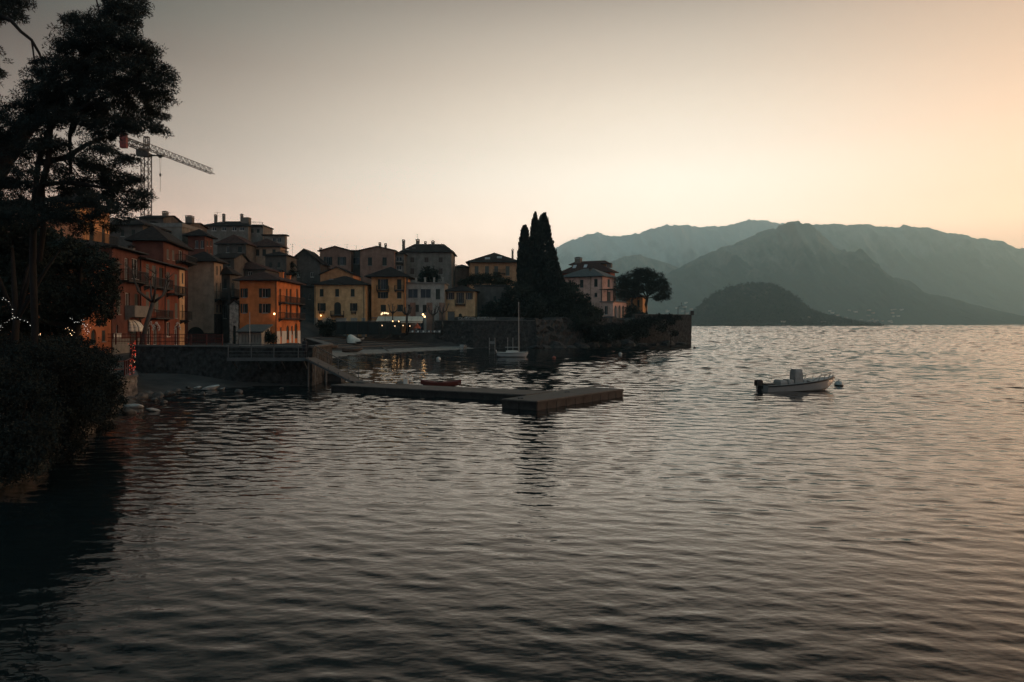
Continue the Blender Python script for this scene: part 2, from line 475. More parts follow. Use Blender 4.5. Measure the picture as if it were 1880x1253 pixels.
M_shut3 = mat('grey_green_shutter', (0.085, 0.095, 0.085), 0.8, var=0.3, scale=6)
M_iron = mat('dark_iron', (0.015, 0.016, 0.016), 0.7)
M_trim = mat('stone_trim', (0.15, 0.142, 0.127), 0.9)
M_stone = mat('rubble_stone', (0.052, 0.050, 0.047), 0.95, col2=(0.010, 0.010, 0.010), scale=2.4, bump=0.12, bscale=3.5)
M_sky_glass = mat('skylight_glass', (0.30, 0.30, 0.30), 0.12, var=0.05, spec=0.9)
M_brick = mat('chimney_plaster', (0.14, 0.12, 0.10), 0.95, scale=3)
def plaster(name, c, v=0.28):
    k = 0.80
    return mat('plaster_'+name, tuple(x*k for x in c), 0.93, var=v, scale=0.9, bump=0.012, bscale=6, streak=True, spec=0.12)
PL = dict(brickorange=plaster('brick_orange', (0.42, 0.15, 0.07)),
    orange=plaster('orange', (0.62, 0.20, 0.07)), brickred=plaster('brick_red', (0.21, 0.070, 0.045)), darkred=plaster('dark_red', (0.135, 0.058, 0.045)),
    rust=plaster('rust', (0.30, 0.10, 0.06)), yellow=plaster('yellow', (0.66, 0.41, 0.21)), ochre=plaster('ochre', (0.64, 0.33, 0.15)),
    cream=plaster('cream', (0.62, 0.40, 0.22)), taupe=plaster('taupe', (0.40, 0.29, 0.21)), grey=plaster('grey', (0.20, 0.18, 0.155)),
    pink=plaster('pink', (0.46, 0.26, 0.20)), dpink=plaster('dusty_pink', (0.27, 0.165, 0.125)), salmon=plaster('salmon', (0.54, 0.25, 0.12)),
    stone=M_stone, dgrey=plaster('dark_grey', (0.11, 0.10, 0.09)), peach=plaster('peach', (0.50, 0.29, 0.16)), villa=plaster('villa_pink', (0.85, 0.52, 0.41)), lgrey=plaster('pale_grey', (0.36, 0.34, 0.30)))

def arc_pts(u0, u1, zs, ztop, n=10):
    c = (u0+u1)/2; r = (u1-u0)/2
    return [(c-r*math.cos(math.pi*k/n), zs+(ztop-zs)*math.sin(math.pi*k/n)) for k in range(n+1)]

class House:
    """box house; local x runs along the front (0 at the right front corner, negative to the left), y runs back"""
    def __init__(s, name, label, pc, Y, eave, pl, pr=None, d=9.0, yaw=0.0, base=None, mat_=None, group=None):
        s.th = R(yaw); s.C = GX(pc, Y); s.c, s.s = math.cos(s.th), math.sin(s.th)
        t = (pl-940)/F
        s.w = -(t*s.C.y-s.C.x)/(s.c-t*s.s)
        if pr is not None:
            t = (pr-940)/F; d = (s.C.x-t*s.C.y)/(s.s+t*s.c)
        s.d = d
        s.zb = base if base is not None else ground_z(s.C.x-1, s.C.y+2)-0.8
        s.h = CH+(HZ-eave)/F*Y - s.zb
        s.root = tag(empty(name, (s.C.x, s.C.y, s.zb), s.th), label, 'house', group)
        s.mat = mat_
        s.open = {'F': [], 'R': [], 'L': [], 'B': []}
        s.items = []
    # --- photo pixel to facade coordinates
    def uv(s, face, px, py):
        t = (px-940)/F
        if face == 'F':
            u = (t*s.C.y-s.C.x)/(s.c-t*s.s); y = s.C.y+u*s.s
        elif face == 'R':
            u = (s.C.x-t*s.C.y)/(s.s+t*s.c); y = s.C.y+u*s.c
        return u, CH+(HZ-py)/F*y-s.zb
    def frame(s, face):
        if face == 'F': return Vector((0, 0, 0)), Vector((1, 0, 0)), Vector((0, -1, 0))
        if face == 'R': return Vector((0, 0, 0)), Vector((0, 1, 0)), Vector((1, 0, 0))
        if face == 'L': return Vector((-s.w, s.d, 0)), Vector((0, -1, 0)), Vector((-1, 0, 0))
        return Vector((0, s.d, 0)), Vector((-1, 0, 0)), Vector((0, 1, 0))
    def win(s, face, x0, y0, x1, y1, code='cl', sm=None, fm=None, arch=False):
        """code: cl closed shutters, op open shutters at the sides, gl plain glass, dr dark door, ho open arch"""
        ua, z1 = s.uv(face, x0, y0); ub, _ = s.uv(face, x1, y0)
        um = (x0+x1)/2; z0 = s.uv(face, um, y1)[1]; z1 = s.uv(face, um, y0)[1]
        u0, u1 = min(ua, ub), max(ua, ub)
        lo, hi = (-s.w, 0) if face == 'F' else (0, s.d)
        u0 = max(u0, lo+0.06); u1 = min(u1, hi-0.06)
        if code == 'op':
            q = (u1-u0)*0.25; u0 += q; u1 -= q
        z0 = max(z0, 0.1)
        s.open[face].append((u0, u1, z0, min(z1, s.h-0.1), arch, code, sm or M_shut, fm or M_frame))
        return s
    def wins(s, face, xs, y0, y1, w, code='cl', **k):
        for x in xs: s.win(face, x-w/2, y0, x+w/2, y1, code, **k)
        return s
    def walls(s, depth=0.18):
        mb = MB()
        for face in 'FRLB':
            O, U, Nn = s.frame(face)
            W = s.w if face in 'FB' else s.d
            off = -s.w if face == 'F' else 0
            O2 = O+U*off
            ops = [(a-off, b-off, c, d_, ar) for a, b, c, d_, ar, *_ in s.open[face]] if face in 'FR' else []
            us = sorted({0, W, *[o[0] for o in ops], *[o[1] for o in ops]}); zs = sorted({0, s.h, *[o[2] for o in ops], *[o[3] for o in ops]})
            pt = lambda u, z, dd=0: O2+U*u+Vector((0, 0, z))-Nn*dd
            for i in range(len(us)-1):
                for j in range(len(zs)-1):
                    um, zm = (us[i]+us[i+1])/2, (zs[j]+zs[j+1])/2
                    if us[i+1]-us[i] < 1e-5 or zs[j+1]-zs[j] < 1e-5: continue
                    if any(o[0] < um < o[1] and o[2] < zm < o[3] for o in ops): continue
                    mb.quad(pt(us[i], zs[j]), pt(us[i+1], zs[j]), pt(us[i+1], zs[j+1]), pt(us[i], zs[j+1]))
            for (u0, u1, z0, z1, ar) in ops:
                mb.quad(pt(u0, z0), pt(u0, z0, depth), pt(u0, z1, depth), pt(u0, z1))
                mb.quad(pt(u1, z0, depth), pt(u1, z0), pt(u1, z1), pt(u1, z1, depth))
                mb.quad(pt(u0, z0), pt(u1, z0), pt(u1, z0, depth), pt(u0, z0, depth))
                mb.quad(pt(u0, z1, depth), pt(u1, z1, depth), pt(u1, z1), pt(u0, z1))
                if ar:
                    zs_ = max(z0+0.2, z1-(u1-u0)*0.5)
                    a = arc_pts(u0, u1, zs_, z1)
                    h = len(a)//2
                    mb.quad(*([pt(u0, z1)]+[pt(*q) for q in reversed(a[:h+1])]))
                    mb.quad(*([pt(u1, z1)]+[pt(*q) for q in reversed(a[h:])]))
                    for p, q in zip(a[:-1], a[1:]):
                        mb.quad(pt(*p), pt(*p, depth), pt(*q, depth), pt(*q))
        s.wall = mb.build('wall', s.mat, s.root)
        for face in 'FR':
            for o in s.open[face]: s._window(face, *o, depth)
        return s
    def _window(s, face, u0, u1, z0, z1, arch, code, sm, fm, depth):
        O, U, Nn = s.frame(face)
        pt = lambda u, z, dd=0: O+U*u+Vector((0, 0, z))-Nn*dd
        def slab(mb, a, b, c, d_, d0, d1):
            q = [pt(a, c, d1), pt(b, c, d1), pt(b, d_, d1), pt(a, d_, d1)]
            mb.prism(q, Nn*(d1-d0))
        e = 0.004
        if code == 'ho':
            mb = MB(); slab(mb, u0-0.3, u1+0.3, z0-0.1, z1+0.2, 2.2, 2.3)
            mb.build('back_wall', M_trim, s.root)
            return
        if code == 'dr':
            mb = MB(); slab(mb, u0, u1, z0, z1, depth-0.05, depth+0.02)
            slab(mb, (u0+u1)/2-0.02, (u0+u1)/2+0.02, z0+0.05, z1-0.05, depth-0.07, depth-0.05)
            mb.build('door', sm, s.root)
            return
        fr = MB(); t = 0.06; d0, d1 = depth-0.06, depth-0.005
        slab(fr, u0, u0+t, z0, z1, d0, d1); slab(fr, u1-t, u1, z0, z1, d0, d1)
        slab(fr, u0+t, u1-t, z1-t, z1, d0, d1); slab(fr, u0+t, u1-t, z0, z0+t, d0, d1)
        mid = (u0+u1)/2
        slab(fr, mid-0.03, mid+0.03, z0+t, z1-t, d0, d1)
        slab(fr, u0-0.08, u1+0.08, z0-0.09, z0-e, -0.07, 0.02)       # sill
        w = fr.build('window', fm, s.root)
        pn = MB(); slab(pn, u0, u1, z0, z1, depth-0.004, depth+0.02)
        pn.build('pane', M_glass, w)
        hw = (u1-u0)/2
        if code == 'op':
            for sg in (0, 1):
                mb = MB(); a = u0-hw-0.01 if sg == 0 else u1+0.01
                slab(mb, a, a+hw, z0, z1, -0.06, -0.012)
                for k in range(1, 9):
                    zz_ = z0+(z1-z0)*k/9; slab(mb, a+0.06, a+hw-0.06, zz_-0.02, zz_+0.02, -0.075, -0.06)
                mb.build('shutter', sm, w)
        elif code == 'cl':
            for sg in (0, 1):
                mb = MB(); a = u0+e if sg == 0 else mid+0.006
                slab(mb, a, a+hw-0.01, z0+e, z1-e, 0.01, 0.055)
                for k in range(1, 9):
                    zz_ = z0+(z1-z0)*k/9; slab(mb, a+0.06, a+hw-0.07, zz_-0.02, zz_+0.02, -0.008, 0.01)
                mb.build('shutter', sm, w)
    # --- roofs
    def roof(s, kind='hip', rise=1.8, o=0.6, m=None, ridge=None):
        m = m or M_roof; t = 0.16
        x0, x1, y0, y1, h = -s.w-o, o, -o, s.d+o, s.h+0.003
        s.rk = (kind, rise, o)
        mb = MB()
        if kind == 'hip':
            W, D = x1-x0, y1-y0
            if W >= D:
                k = D/2 if ridge is None else ridge
                r = [Vector((x0+min(k, W/2-0.05), (y0+y1)/2, h+t+rise)), Vector((x1-min(k, W/2-0.05), (y0+y1)/2, h+t+rise))]
                A, B, Cc, Dd = [Vector(p) for p in ((x0, y0, h+t), (x1, y0, h+t), (x1, y1, h+t), (x0, y1, h+t))]
                mb.quad(A, B, r[1], r[0]); mb.quad(Cc, Dd, r[0], r[1]); mb.quad(B, Cc, r[1]); mb.quad(Dd, A, r[0])
            else:
                k = W/2 if ridge is None else ridge
                r = [Vector(((x0+x1)/2, y0+min(k, D/2-0.05), h+t+rise)), Vector(((x0+x1)/2, y1-min(k, D/2-0.05), h+t+rise))]
                A, B, Cc, Dd = [Vector(p) for p in ((x0, y0, h+t), (x1, y0, h+t), (x1, y1, h+t), (x0, y1, h+t))]
                mb.quad(B, Cc, r[1], r[0]); mb.quad(Dd, A, r[0], r[1]); mb.quad(A, B, r[0]); mb.quad(Cc, Dd, r[1])
            lo = [p-Vector((0, 0, t)) for p in (A, B, Cc, Dd)]; up = [A, B, Cc, Dd]
            for i in range(4):
                j = (i+1) % 4; mb.quad(lo[i], lo[j], up[j], up[i])
            mb.quad(*reversed(lo))
        elif kind == 'gable_y':      # gable faces the front
            xm = (x0+x1)/2
            pf = [(x0, y0, h), (x1, y0, h), (x1, y0, h+t), (xm, y0, h+t+rise), (x0, y0, h+t)]
            mb2 = MB(); mb2.prism([(-s.w, 0.004, h-0.003), (0, 0.004, h-0.003), (-s.w/2, 0.004, h+rise*0.97)], (0, s.d-0.008, 0))
            mb2.build('gable', s.mat, s.root)
            for sx in (-1, 1):
                xe = x0 if sx < 0 else x1
                mb.prism([(xe, y0, h-0.05), (xm, y0, h+rise), (xm, y0, h+rise+t), (xe, y0, h-0.05+t)], (0, y1-y0, 0))
        elif kind == 'gable_x':
            ym = (y0+y1)/2
            mb2 = MB(); mb2.prism([(-s.w+0.004, 0, h-0.003), (-s.w+0.004, s.d, h-0.003), (-s.w+0.004, s.d/2, h+rise*0.97)], (s.w-0.008, 0, 0))
            mb2.build('gable', s.mat, s.root)
            for sy in (-1, 1):
                ye = y0 if sy < 0 else y1
                mb.prism([(x0, ye, h-0.05), (x0, ym, h+rise), (x0, ym, h+rise+t), (x0, ye, h-0.05+t)], (x1-x0, 0, 0))
        elif kind == 'flat':
            mb.box2((x0, y0, h), (x1, y1, h+t)); mb.box2((x0, y0, h+t), (x1, y0+0.2, h+t+rise)); mb.box2((x1-0.2, y0+0.2, h+t), (x1, y1, h+t+rise))
        elif kind == 'shed':         # slopes down to the front
            mb.prism([(x0, y0, h), (x0, y1, h+rise), (x0, y1, h+rise+t), (x0, y0, h+t)], (x1-x0, 0, 0))
            mb2 = MB(); mb2.prism([(-s.w+0.004, 0, h-0.003), (-s.w+0.004, s.d, h-0.003), (-s.w+0.004, s.d, h+rise*s.d/(s.d+2*o)-0.02)], (s.w-0.008, 0, 0))
            mb2.build('gable', s.mat, s.root)
        s.roofo = mb.build('roof', m, s.root)
        # eaves gutter along the front
        if kind in ('hip', 'gable_x', 'shed'):
            MB().tube([(x0, y0-0.07, h+0.06), (x1, y0-0.07, h+0.06)], 0.07, 6).build('gutter', M_iron, s.roofo)
        return s
    def roof_z(s, x, y):
        k, rise, o = s.rk
        if k == 'hip': 
            dd = min(y+o, s.d+o-y, x+s.w+o, o-x); full = min(s.w+2*o, s.d+2*o)/2
            return s.h+0.16+rise*max(0, min(1, dd/full))
        if k == 'gable_x': return s.h+0.16+rise*(1-abs(y-s.d/2)/(s.d/2+o))
        if k == 'gable_y': return s.h+0.16+rise*(1-abs(x+s.w/2)/(s.w/2+o))
        if k == 'shed': return s.h+0.16+rise*(y+o)/(s.d+2*o)
        return s.h+0.1
    def loc(s, px, v):
        """local x on the line of sight of photo column px, v metres behind the front"""
        t = (px-940)/F
        Cx, Cy = s.C.x-v*s.s, s.C.y+v*s.c
        return (t*Cy-Cx)/(s.c-t*s.s), Cy
    def chimney(s, px, top, v=None, w=0.55, m=None, cap=True):
        v = s.d*0.5 if v is None else v
        u, yy = s.loc(px, v); zt = CH+(HZ-top)/F*(yy+u*s.s)-s.zb
        zr = s.roof_z(u, v)-0.35
        hgt = max(zt-0.35, zr+0.5)
        mb = MB().box2((u-w/2, v-w/2, zr), (u+w/2, v+w/2, hgt))
        mb.box2((u-w/2-0.08, v-w/2-0.08, hgt), (u+w/2+0.08, v+w/2+0.08, hgt+0.08))
        ch = mb.build('chimney', m or M_brick, s.roofo)
        if cap:
            cp = MB()
            for a in (-1, 1):
                for b in (-1, 1): cp.box((u+a*(w/2-0.08), v+b*(w/2-0.08), hgt+0.2), (0.1, 0.1, 0.24))
            zc = hgt+0.32
            k = w/2+0.14
            cp.quad((u-k, v-k, zc), (u+k, v-k, zc), (u, v, zc+0.22)); cp.quad((u+k, v-k, zc), (u+k, v+k, zc), (u, v, zc+0.22))
            cp.quad((u+k, v+k, zc), (u-k, v+k, zc), (u, v, zc+0.22)); cp.quad((u-k, v+k, zc), (u-k, v-k, zc), (u, v, zc+0.22))
            cp.quad((u-k, v-k, zc), (u-k, v+k, zc), (u+k, v+k, zc), (u+k, v-k, zc))
            cp.build('chimney_cap', M_roof, ch)
        return s
    def antenna(s, px, top, v=None):
        v = s.d*0.5 if v is None else v
        u, yy = s.loc(px, v); zt = CH+(HZ-top)/F*(yy+u*s.s)-s.zb; zr = s.roof_z(u, v)-0.2
        mb = MB().tube([(u, v, zr), (u, v, zt)], 0.03, 5)
        mb.bar((u-0.7, v, zt-0.1), (u+0.7, v, zt-0.1), 0.03)
        for k in range(-3, 4): mb.bar((u+k*0.2, v-0.25, zt-0.1), (u+k*0.2, v+0.25, zt-0.1), 0.02)
        mb.bar((u-0.4, v, zt-0.7), (u+0.4, v, zt-0.7), 0.03)
        mb.build('antenna', M_iron, s.roofo)
        return s
    def skylight(s, px, py, w=0.9, l=0.9):
        """a roof window where the sight line of (px, py) meets the front slope"""
        best = None
        for k in range(1, 60):
            v = s.d*k/80
            u, yy = s.loc(px, v); z = CH+(HZ-py)/F*(yy+u*s.s)-s.zb
            e = abs(z-s.roof_z(u, v))
            if best is None or e < best[0]: best = (e, u, v)
        _, u, v = best
        za, zb = s.roof_z(u, v-l/2), s.roof_z(u, v+l/2)
        mb = MB().prism([(u-w/2, v-l/2, za-0.05), (u+w/2, v-l/2, za-0.05), (u+w/2, v+l/2, zb-0.05), (u-w/2, v+l/2, zb-0.05)], (0, -0.03, 0.13))
        mb.build('skylight', M_sky_glass, s.roofo)
        return s
    def balcony(s, face, x0, x1, yrail, yfloor, out=0.9, solid=False, flowers=False):
        ua, zf = s.uv(face, x0, yfloor); ub, _ = s.uv(face, x1, yfloor)
        xm = (x0+x1)/2; zf = s.uv(face, xm, yfloor)[1]; zr = s.uv(face, xm, yrail)[1]
        zr = max(zr, zf+0.8)
        u0, u1 = min(ua, ub), max(ua, ub)
        O, U, Nn = s.frame(face)
        pt = lambda u, z, dd=0: O+U*u+Vector((0, 0, z))+Nn*dd
        mb = MB(); mb.prism([pt(u0, zf-0.14, 0.004), pt(u1, zf-0.14, 0.004), pt(u1, zf, 0.004), pt(u0, zf, 0.004)], Nn*out)
        for u in (u0+0.15, u1-0.15): mb.prism([pt(u-0.06, zf-0.14, 0.004), pt(u-0.06, zf-0.5, 0.004), pt(u-0.06, zf-0.14, out*0.7)], U*0.12)
        b = mb.build('balcony', M_trim if solid else M_stone, s.root)
        rl = MB()
        a, c = out-0.03, 0.03
        cor = [pt(u0+0.02, 0, 0.01), pt(u0+0.02, 0, a), pt(u1-0.02, 0, a), pt(u1-0.02, 0, 0.01)]
        for p, q in zip(cor[:-1], cor[1:]):
            up = Vector((0, 0, 1))
            if solid:
                rl.bar(p+up*((zf+zr)/2), q+up*((zf+zr)/2), 0.06, zr-zf)
            else:
                rl.bar(p+up*zr, q+up*zr, 0.05); rl.bar(p+up*(zf+0.1), q+up*(zf+0.1), 0.03)
                n = max(1, int((q-p).length/0.14))
                for k in range(n+1):
                    r = p.lerp(q, k/n); rl.box(r+up*((zf+zr)/2), (0.022, 0.022, zr-zf), rz=0)
        rl.build('railing', M_trim if solid else M_iron, b)
        return s
    def band(s, face, y, hh=0.14, out=0.06, name='cornice', m=None):
        _, z = s.uv(face, *(s.midpx(face), y))
        O, U, Nn = s.frame(face); lo, hi = (-s.w, 0) if face == 'F' else (0, s.d)
        pt = lambda u, zz_, dd=0: O+U*u+Vector((0, 0, zz_))+Nn*dd
        mb = MB().prism([pt(lo, z-hh, 0.003), pt(hi, z-hh, 0.003), pt(hi, z, 0.003), pt(lo, z, 0.003)], Nn*out)
        mb.build(name, m or M_trim, s.root)
        return s
    def midpx(s, face):
        p = s.C + (Vector((-s.c, -s.s, 0))*s.w/2 if face == 'F' else Vector((-s.s, s.c, 0))*s.d/2)
        return 940+F*p.x/p.y
    def plinth(s, face, ytop, m, out=0.05):
        _, z = s.uv(face, s.midpx(face), ytop)
        O, U, Nn = s.frame(face); lo, hi = (-s.w, 0) if face == 'F' else (0, s.d)
        ops = sorted((o[0], o[1]) for o in s.open[face] if o[2] < z)
        edges = [lo]
        for a, b in ops: edges += [a, b]
        edges.append(hi)
        pt = lambda u, zz_, dd=0: O+U*u+Vector((0, 0, zz_))+Nn*dd
        for a, b in zip(edges[::2], edges[1::2]):
            if b-a > 0.05: MB().prism([pt(a, 0, 0.003), pt(b, 0, 0.003), pt(b, z, 0.003), pt(a, z, 0.003)], Nn*out).build('plinth', m, s.root)
        return s
    def pipe(s, face, px, y0, y1):
        u, za = s.uv(face, px, y0); _, zb = s.uv(face, px, y1)
        O, U, Nn = s.frame(face)
        p = O+U*u+Nn*0.08
        MB().tube([p+Vector((0, 0, max(zb, 0.1))), p+Vector((0, 0, min(za, s.h)))], 0.05, 6).build('drainpipe', M_iron, s.root)
        return s
    def lamp(s, face, px, py, power=30, col=(1.0, 0.5, 0.17)):
        u, z = s.uv(face, px, py)
        O, U, Nn = s.frame(face)
        p = O+U*u+Vector((0, 0, z))+Nn*0.45
        l = tag(empty('wall_lamp', s.root.matrix_basis @ p, s.th), 'x', 'lamp')
        MB().bar(-Nn*0.42+Vector((0, 0, 0.3)), (0, 0, 0.3), 0.03).build('bracket', M_iron, l)
        MB().lathe([(0.0, 0.28), (0.13, 0.2), (0.15, 0.16)], n=10).build('lamp_cap', M_iron, l)
        MB().lathe([(0.0, -0.12), (0.1, -0.08), (0.14, 0.03), (0.1, 0.14), (0, 0.16)], n=12).build('bulb', M_lamp, l, smooth=True)
        pl_ = bpy.data.lights.new('lamp_light', 'POINT'); pl_.energy = power; pl_.color = col; pl_.shadow_soft_size = 0.2
        lo = bpy.data.objects.new('lamp_light', pl_); COL.objects.link(lo); lo.parent = l; lo.location = Nn*0.3+Vector((0, 0, 0))
        return l

def mat_emit(name, col, st):
    m = bpy.data.materials.new(name); m.use_nodes = True
    b = m.node_tree.nodes['Principled BSDF']
    b.inputs['Base Color'].default_value = (*col, 1)
    b.inputs['Emission Color'].default_value = (*col, 1); b.inputs['Emission Strength'].default_value = st
    return m
M_lamp = mat_emit('warm_bulb', (1.0, 0.58, 0.25), 4.5)
M_lampw = mat_emit('pale_bulb', (1.0, 0.74, 0.44), 1.2)
# ------------------------------------------------------------------ the houses, each traced onto its own plane in depth
def px_rise(a, b, Y): return (a-b)/F*Y
GROUP_P = 'houses along the promenade'
GROUP_S = 'houses on the little square'
GROUP_H = 'houses stacked up the hill'

# lakeside row on the left, running away from the camera
h = House('house', 'orange house with arched door at the left end of the promenade', 204, 68.4, 486, 150, d=8, yaw=98.4, mat_=PL['brickorange'], group=GROUP_P)
h.win('F', 167, 605, 177, 634, 'dr', arch=True); h.win('F', 187, 607, 193, 627, 'cl'); h.wins('F', (162, 176, 190), 540, 568, 6, 'cl'); h.wins('F', (164, 180, 194), 500, 524, 6, 'cl')
h.walls().roof('hip', 1.0)
h = House('house', 'brick red house with white balcony and dome awning on the promenade', 256, 76, 468, 206, d=8, yaw=98.4, mat_=PL['darkred'], group=GROUP_P)
h.win('F', 229, 474, 236, 514, 'gl', fm=M_white).win('F', 242, 475, 254, 512, 'gl', fm=M_white).win('F', 215, 536, 221, 577, 'cl', sm=M_shut3).win('F', 230, 538, 238, 579, 'gl', fm=M_white).win('F', 247, 540, 255, 579, 'dr')
h.win('F', 213, 597, 217, 612, 'gl').win('F', 238, 608, 252, 634, 'dr').win('F', 214, 480, 220, 512, 'cl', sm=M_shut3)
h.walls().roof('hip', 0.9).chimney(241, 452, 4).balcony('F', 218, 256, 498, 517).balcony('F', 229, 256, 562, 580, solid=True).pipe('F', 257, 470, 634).plinth('F', 622, M_trim)
HA = h
h = House('house', 'rust red house with garlanded arched doorways and iron balconies', 328, 89.3, 494, 258, d=8.5, yaw=98.4, mat_=PL['brickred'], group=GROUP_P)
h.win('F', 268, 485, 273.5, 525, 'cl', sm=M_shut3).win('F', 279, 488, 286, 527, 'cl', sm=M_shut3).win('F', 292, 492, 300, 528, 'dr').win('F', 305.5, 500, 311, 530, 'cl', sm=M_shut3).win('F', 320.5, 504, 325.5, 538, 'cl', sm=M_shut3)
h.win('F', 268, 536, 273.5, 570, 'cl', sm=M_shut3).win('F', 284, 540, 291, 572, 'cl', sm=M_shut3).win('F', 307, 550, 311.5, 582, 'cl', sm=M_shut3).win('F', 321, 557, 326, 584, 'cl', sm=M_shut3)
h.win('F', 269.5, 594, 277, 634, 'gl', fm=M_white, arch=True).win('F', 281.5, 594, 289, 634, 'gl', fm=M_white, arch=True).win('F', 306, 592, 311.5, 618, 'gl', fm=M_white).win('F', 320.5, 595, 326.5, 634, 'gl', fm=M_white, arch=True)
h.walls().roof('hip', 0.9).balcony('F', 264, 303, 512, 528).balcony('F', 305, 328, 526, 540).balcony('F', 270, 303, 570, 584).pipe('F', 302, 488, 634)
HB = h
h = House('house', 'narrow cream house squeezed between the red and the taupe house', 339, 92.5, 497, 329.5, d=7, yaw=98.4, mat_=PL['cream'], group=GROUP_P)
h.win('F', 334, 502, 336.5, 520, 'cl').win('F', 334, 530, 336.5, 548, 'cl').win('F', 334, 560, 336.5, 584, 'dr')
h.walls().roof('hip', 0.5, o=0.2).balcony('F', 330, 339, 572, 588)
h = House('house', 'tall taupe house with blank front and wide arched garage door', 393, 110, 481, 340, pr=409, yaw=3, mat_=PL['taupe'], group=GROUP_P)
h.win('F', 343, 600.5, 375, 636, 'dr', arch=True, sm=M_shut)
h.wins('R', (398.5, 405), 489, 505, 2.4, 'cl').wins('R', (398, 405), 520, 549, 2.4, 'dr').wins('R', (398.5, 405), 560, 574, 2.4, 'cl')
h.walls().roof('hip', 1.5, o=0.75).balcony('R', 394, 409, 537, 550).plinth('R', 577, M_stone).plinth('F', 612, M_stone)
h = House('house', 'small grey house with orange awnings beside the taupe house', 422, 113.5, 504, 405, pr=435, yaw=2, mat_=PL['dgrey'], group=GROUP_P)
h.win('F', 411, 512, 416, 530, 'cl').win('R', 425.5, 519, 430, 545, 'gl').win('R', 425.5, 557, 430, 575, 'gl').win('F', 410, 560, 416, 585, 'gl')
h.walls().roof('hip', 1.0).balcony('R', 423, 434, 532, 546)
h = House('stone_gate_house', 'pale rough stone gate house with pointed dark doorway', 437.5, 106, 560, 421.5, d=2.4, yaw=2, mat_=mat('pale_rubble', (0.42, 0.38, 0.33), 0.95, col2=(0.10, 0.09, 0.08), scale=2.2, bump=0.15, bscale=3), group=GROUP_P)
h.win('F', 427, 598, 433, 634, 'dr', arch=True); h.walls(0.4).roof('gable_y', 0.5, o=0.2)
h = House('conservatory', 'low glazed conservatory in front of the orange corner house', 480, 98, 611, 439, d=4, yaw=2, mat_=PL['lgrey'], group=GROUP_P)
h.wins('F', (445, 450.5, 456, 461.5, 467, 472.5, 477.5), 614, 630, 4.4, 'gl'); h.walls(0.08).roof('shed', 0.9, o=0.3, m=M_slate)
# orange corner house
h = House('house', 'bright orange corner house with iron balconies above the landing stage', 508, 106, 516, 440, pr=551, yaw=0, mat_=PL['orange'], group=GROUP_S)
h.win('F', 476, 530, 497, 546.5, 'op').win('F', 476, 558, 497, 575, 'op').win('F', 442, 530, 455, 546.5, 'op').win('F', 442, 558, 455, 575, 'op')
for a, b in ((531, 557), (560, 585)): h.wins('R', (514.5, 526.5, 533.5, 545.5), a, b, 3.2, 'dr')
h.win('R', 514, 601, 517, 617, 'gl').win('R', 525.5, 598, 530.5, 624, 'dr', arch=True).win('R', 534.5, 599, 537.5, 614, 'gl').win('R', 540.5, 594, 546, 622, 'dr', arch=True)
h.walls().roof('hip', 1.3, o=0.75, m=M_roof_red).balcony('R', 511, 550, 546, 557).balcony('R', 511, 550, 575, 585.5).plinth('R', 608, M_white).pipe('F', 507, 517, 624).chimney(517, 497, 5, m=PL['orange']).chimney(530, 503, 9, m=PL['orange'])
L1 = h.lamp('F', 505.4, 577, 10); L1['label'] = 'glowing wall lamp at the corner of the orange corner house'
# the little square behind the beach
h = House('house', 'pale yellow house with hip roof and three rows of openings', 671, 160, 523.5, 577, d=10, mat_=PL['yellow'], group=GROUP_S)
h.wins('F', (590.5, 619, 647.5), 531, 544.5, 7, 'cl').win('F', 583.5, 557, 598, 571, 'op').win('F', 613.5, 555, 626, 578, 'cl', arch=True).win('F', 643, 557, 656, 571, 'op').win('F', 584, 588, 592, 612, 'dr').wins('F', (612, 640, 660), 592, 608, 8, 'gl')
h.walls().roof('hip', 2.0, o=0.6).balcony('F', 608, 632, 571.5, 579).plinth('F', 584, PL['lgrey']).pipe('F', 579, 525, 605).pipe('F', 668, 525, 605).skylight(609, 510).balcony('F', 586, 596, 571.3, 573.5, out=0.4).balcony('F', 645, 654, 571.3, 573.5, out=0.4)
L2 = h.lamp('F', 590, 580, 10); L2['label'] = 'small glowing wall lamp on the pale yellow house'
h = House('house', 'pink gabled house end rising behind the pale yellow house', 648, 174, 505, 588, d=9, mat_=PL['salmon'], group=GROUP_S)
h.walls().roof('gable_y', px_rise(505, 491, 174), o=0.35)
h = House('house', 'salmon house with dark shutters and broad hip roof on the square', 743, 162, 509, 682, d=9, mat_=PL['ochre'], group=GROUP_S)
h.win('F', 694, 513, 712.5, 531.5, 'op').win('F', 694, 536.5, 712.5, 548, 'op').wins('F', (733,), 513, 531.5, 8, 'cl').wins('F', (733,), 536.5, 548, 8, 'cl').win('F', 699, 560, 708.5, 572, 'cl').win('F', 729.5, 560, 740, 572, 'cl').wins('F', (694, 712, 732), 590, 612, 11, 'gl')
h.walls().roof('hip', px_rise(509, 489, 162), o=1.3).balcony('F', 692, 714.5, 525, 533).balcony('F', 725, 742, 525, 533).skylight(707, 496).pipe('F', 742, 511, 605).band('F', 583, 0.2, 0.1)
HI = h
h = House('house', 'grey flat roofed house with big dark windows and a roof terrace', 816, 164, 521, 745.5, d=9, mat_=PL['lgrey'], group=GROUP_S)
h.win('F', 749, 531, 767, 547.5, 'gl').win('F', 772, 531, 791, 547.5, 'gl').win('F', 800, 531, 808, 550, 'cl').win('F', 749, 560, 753, 572, 'cl').win('F', 763, 560, 769, 573, 'cl').win('F', 776, 560, 783, 574, 'cl').wins('F', (752, 772, 800), 590, 612, 12, 'gl')
h.walls().roof('flat', 0.12, o=0.3, m=M_trim).plinth('F', 556, PL['dpink'])
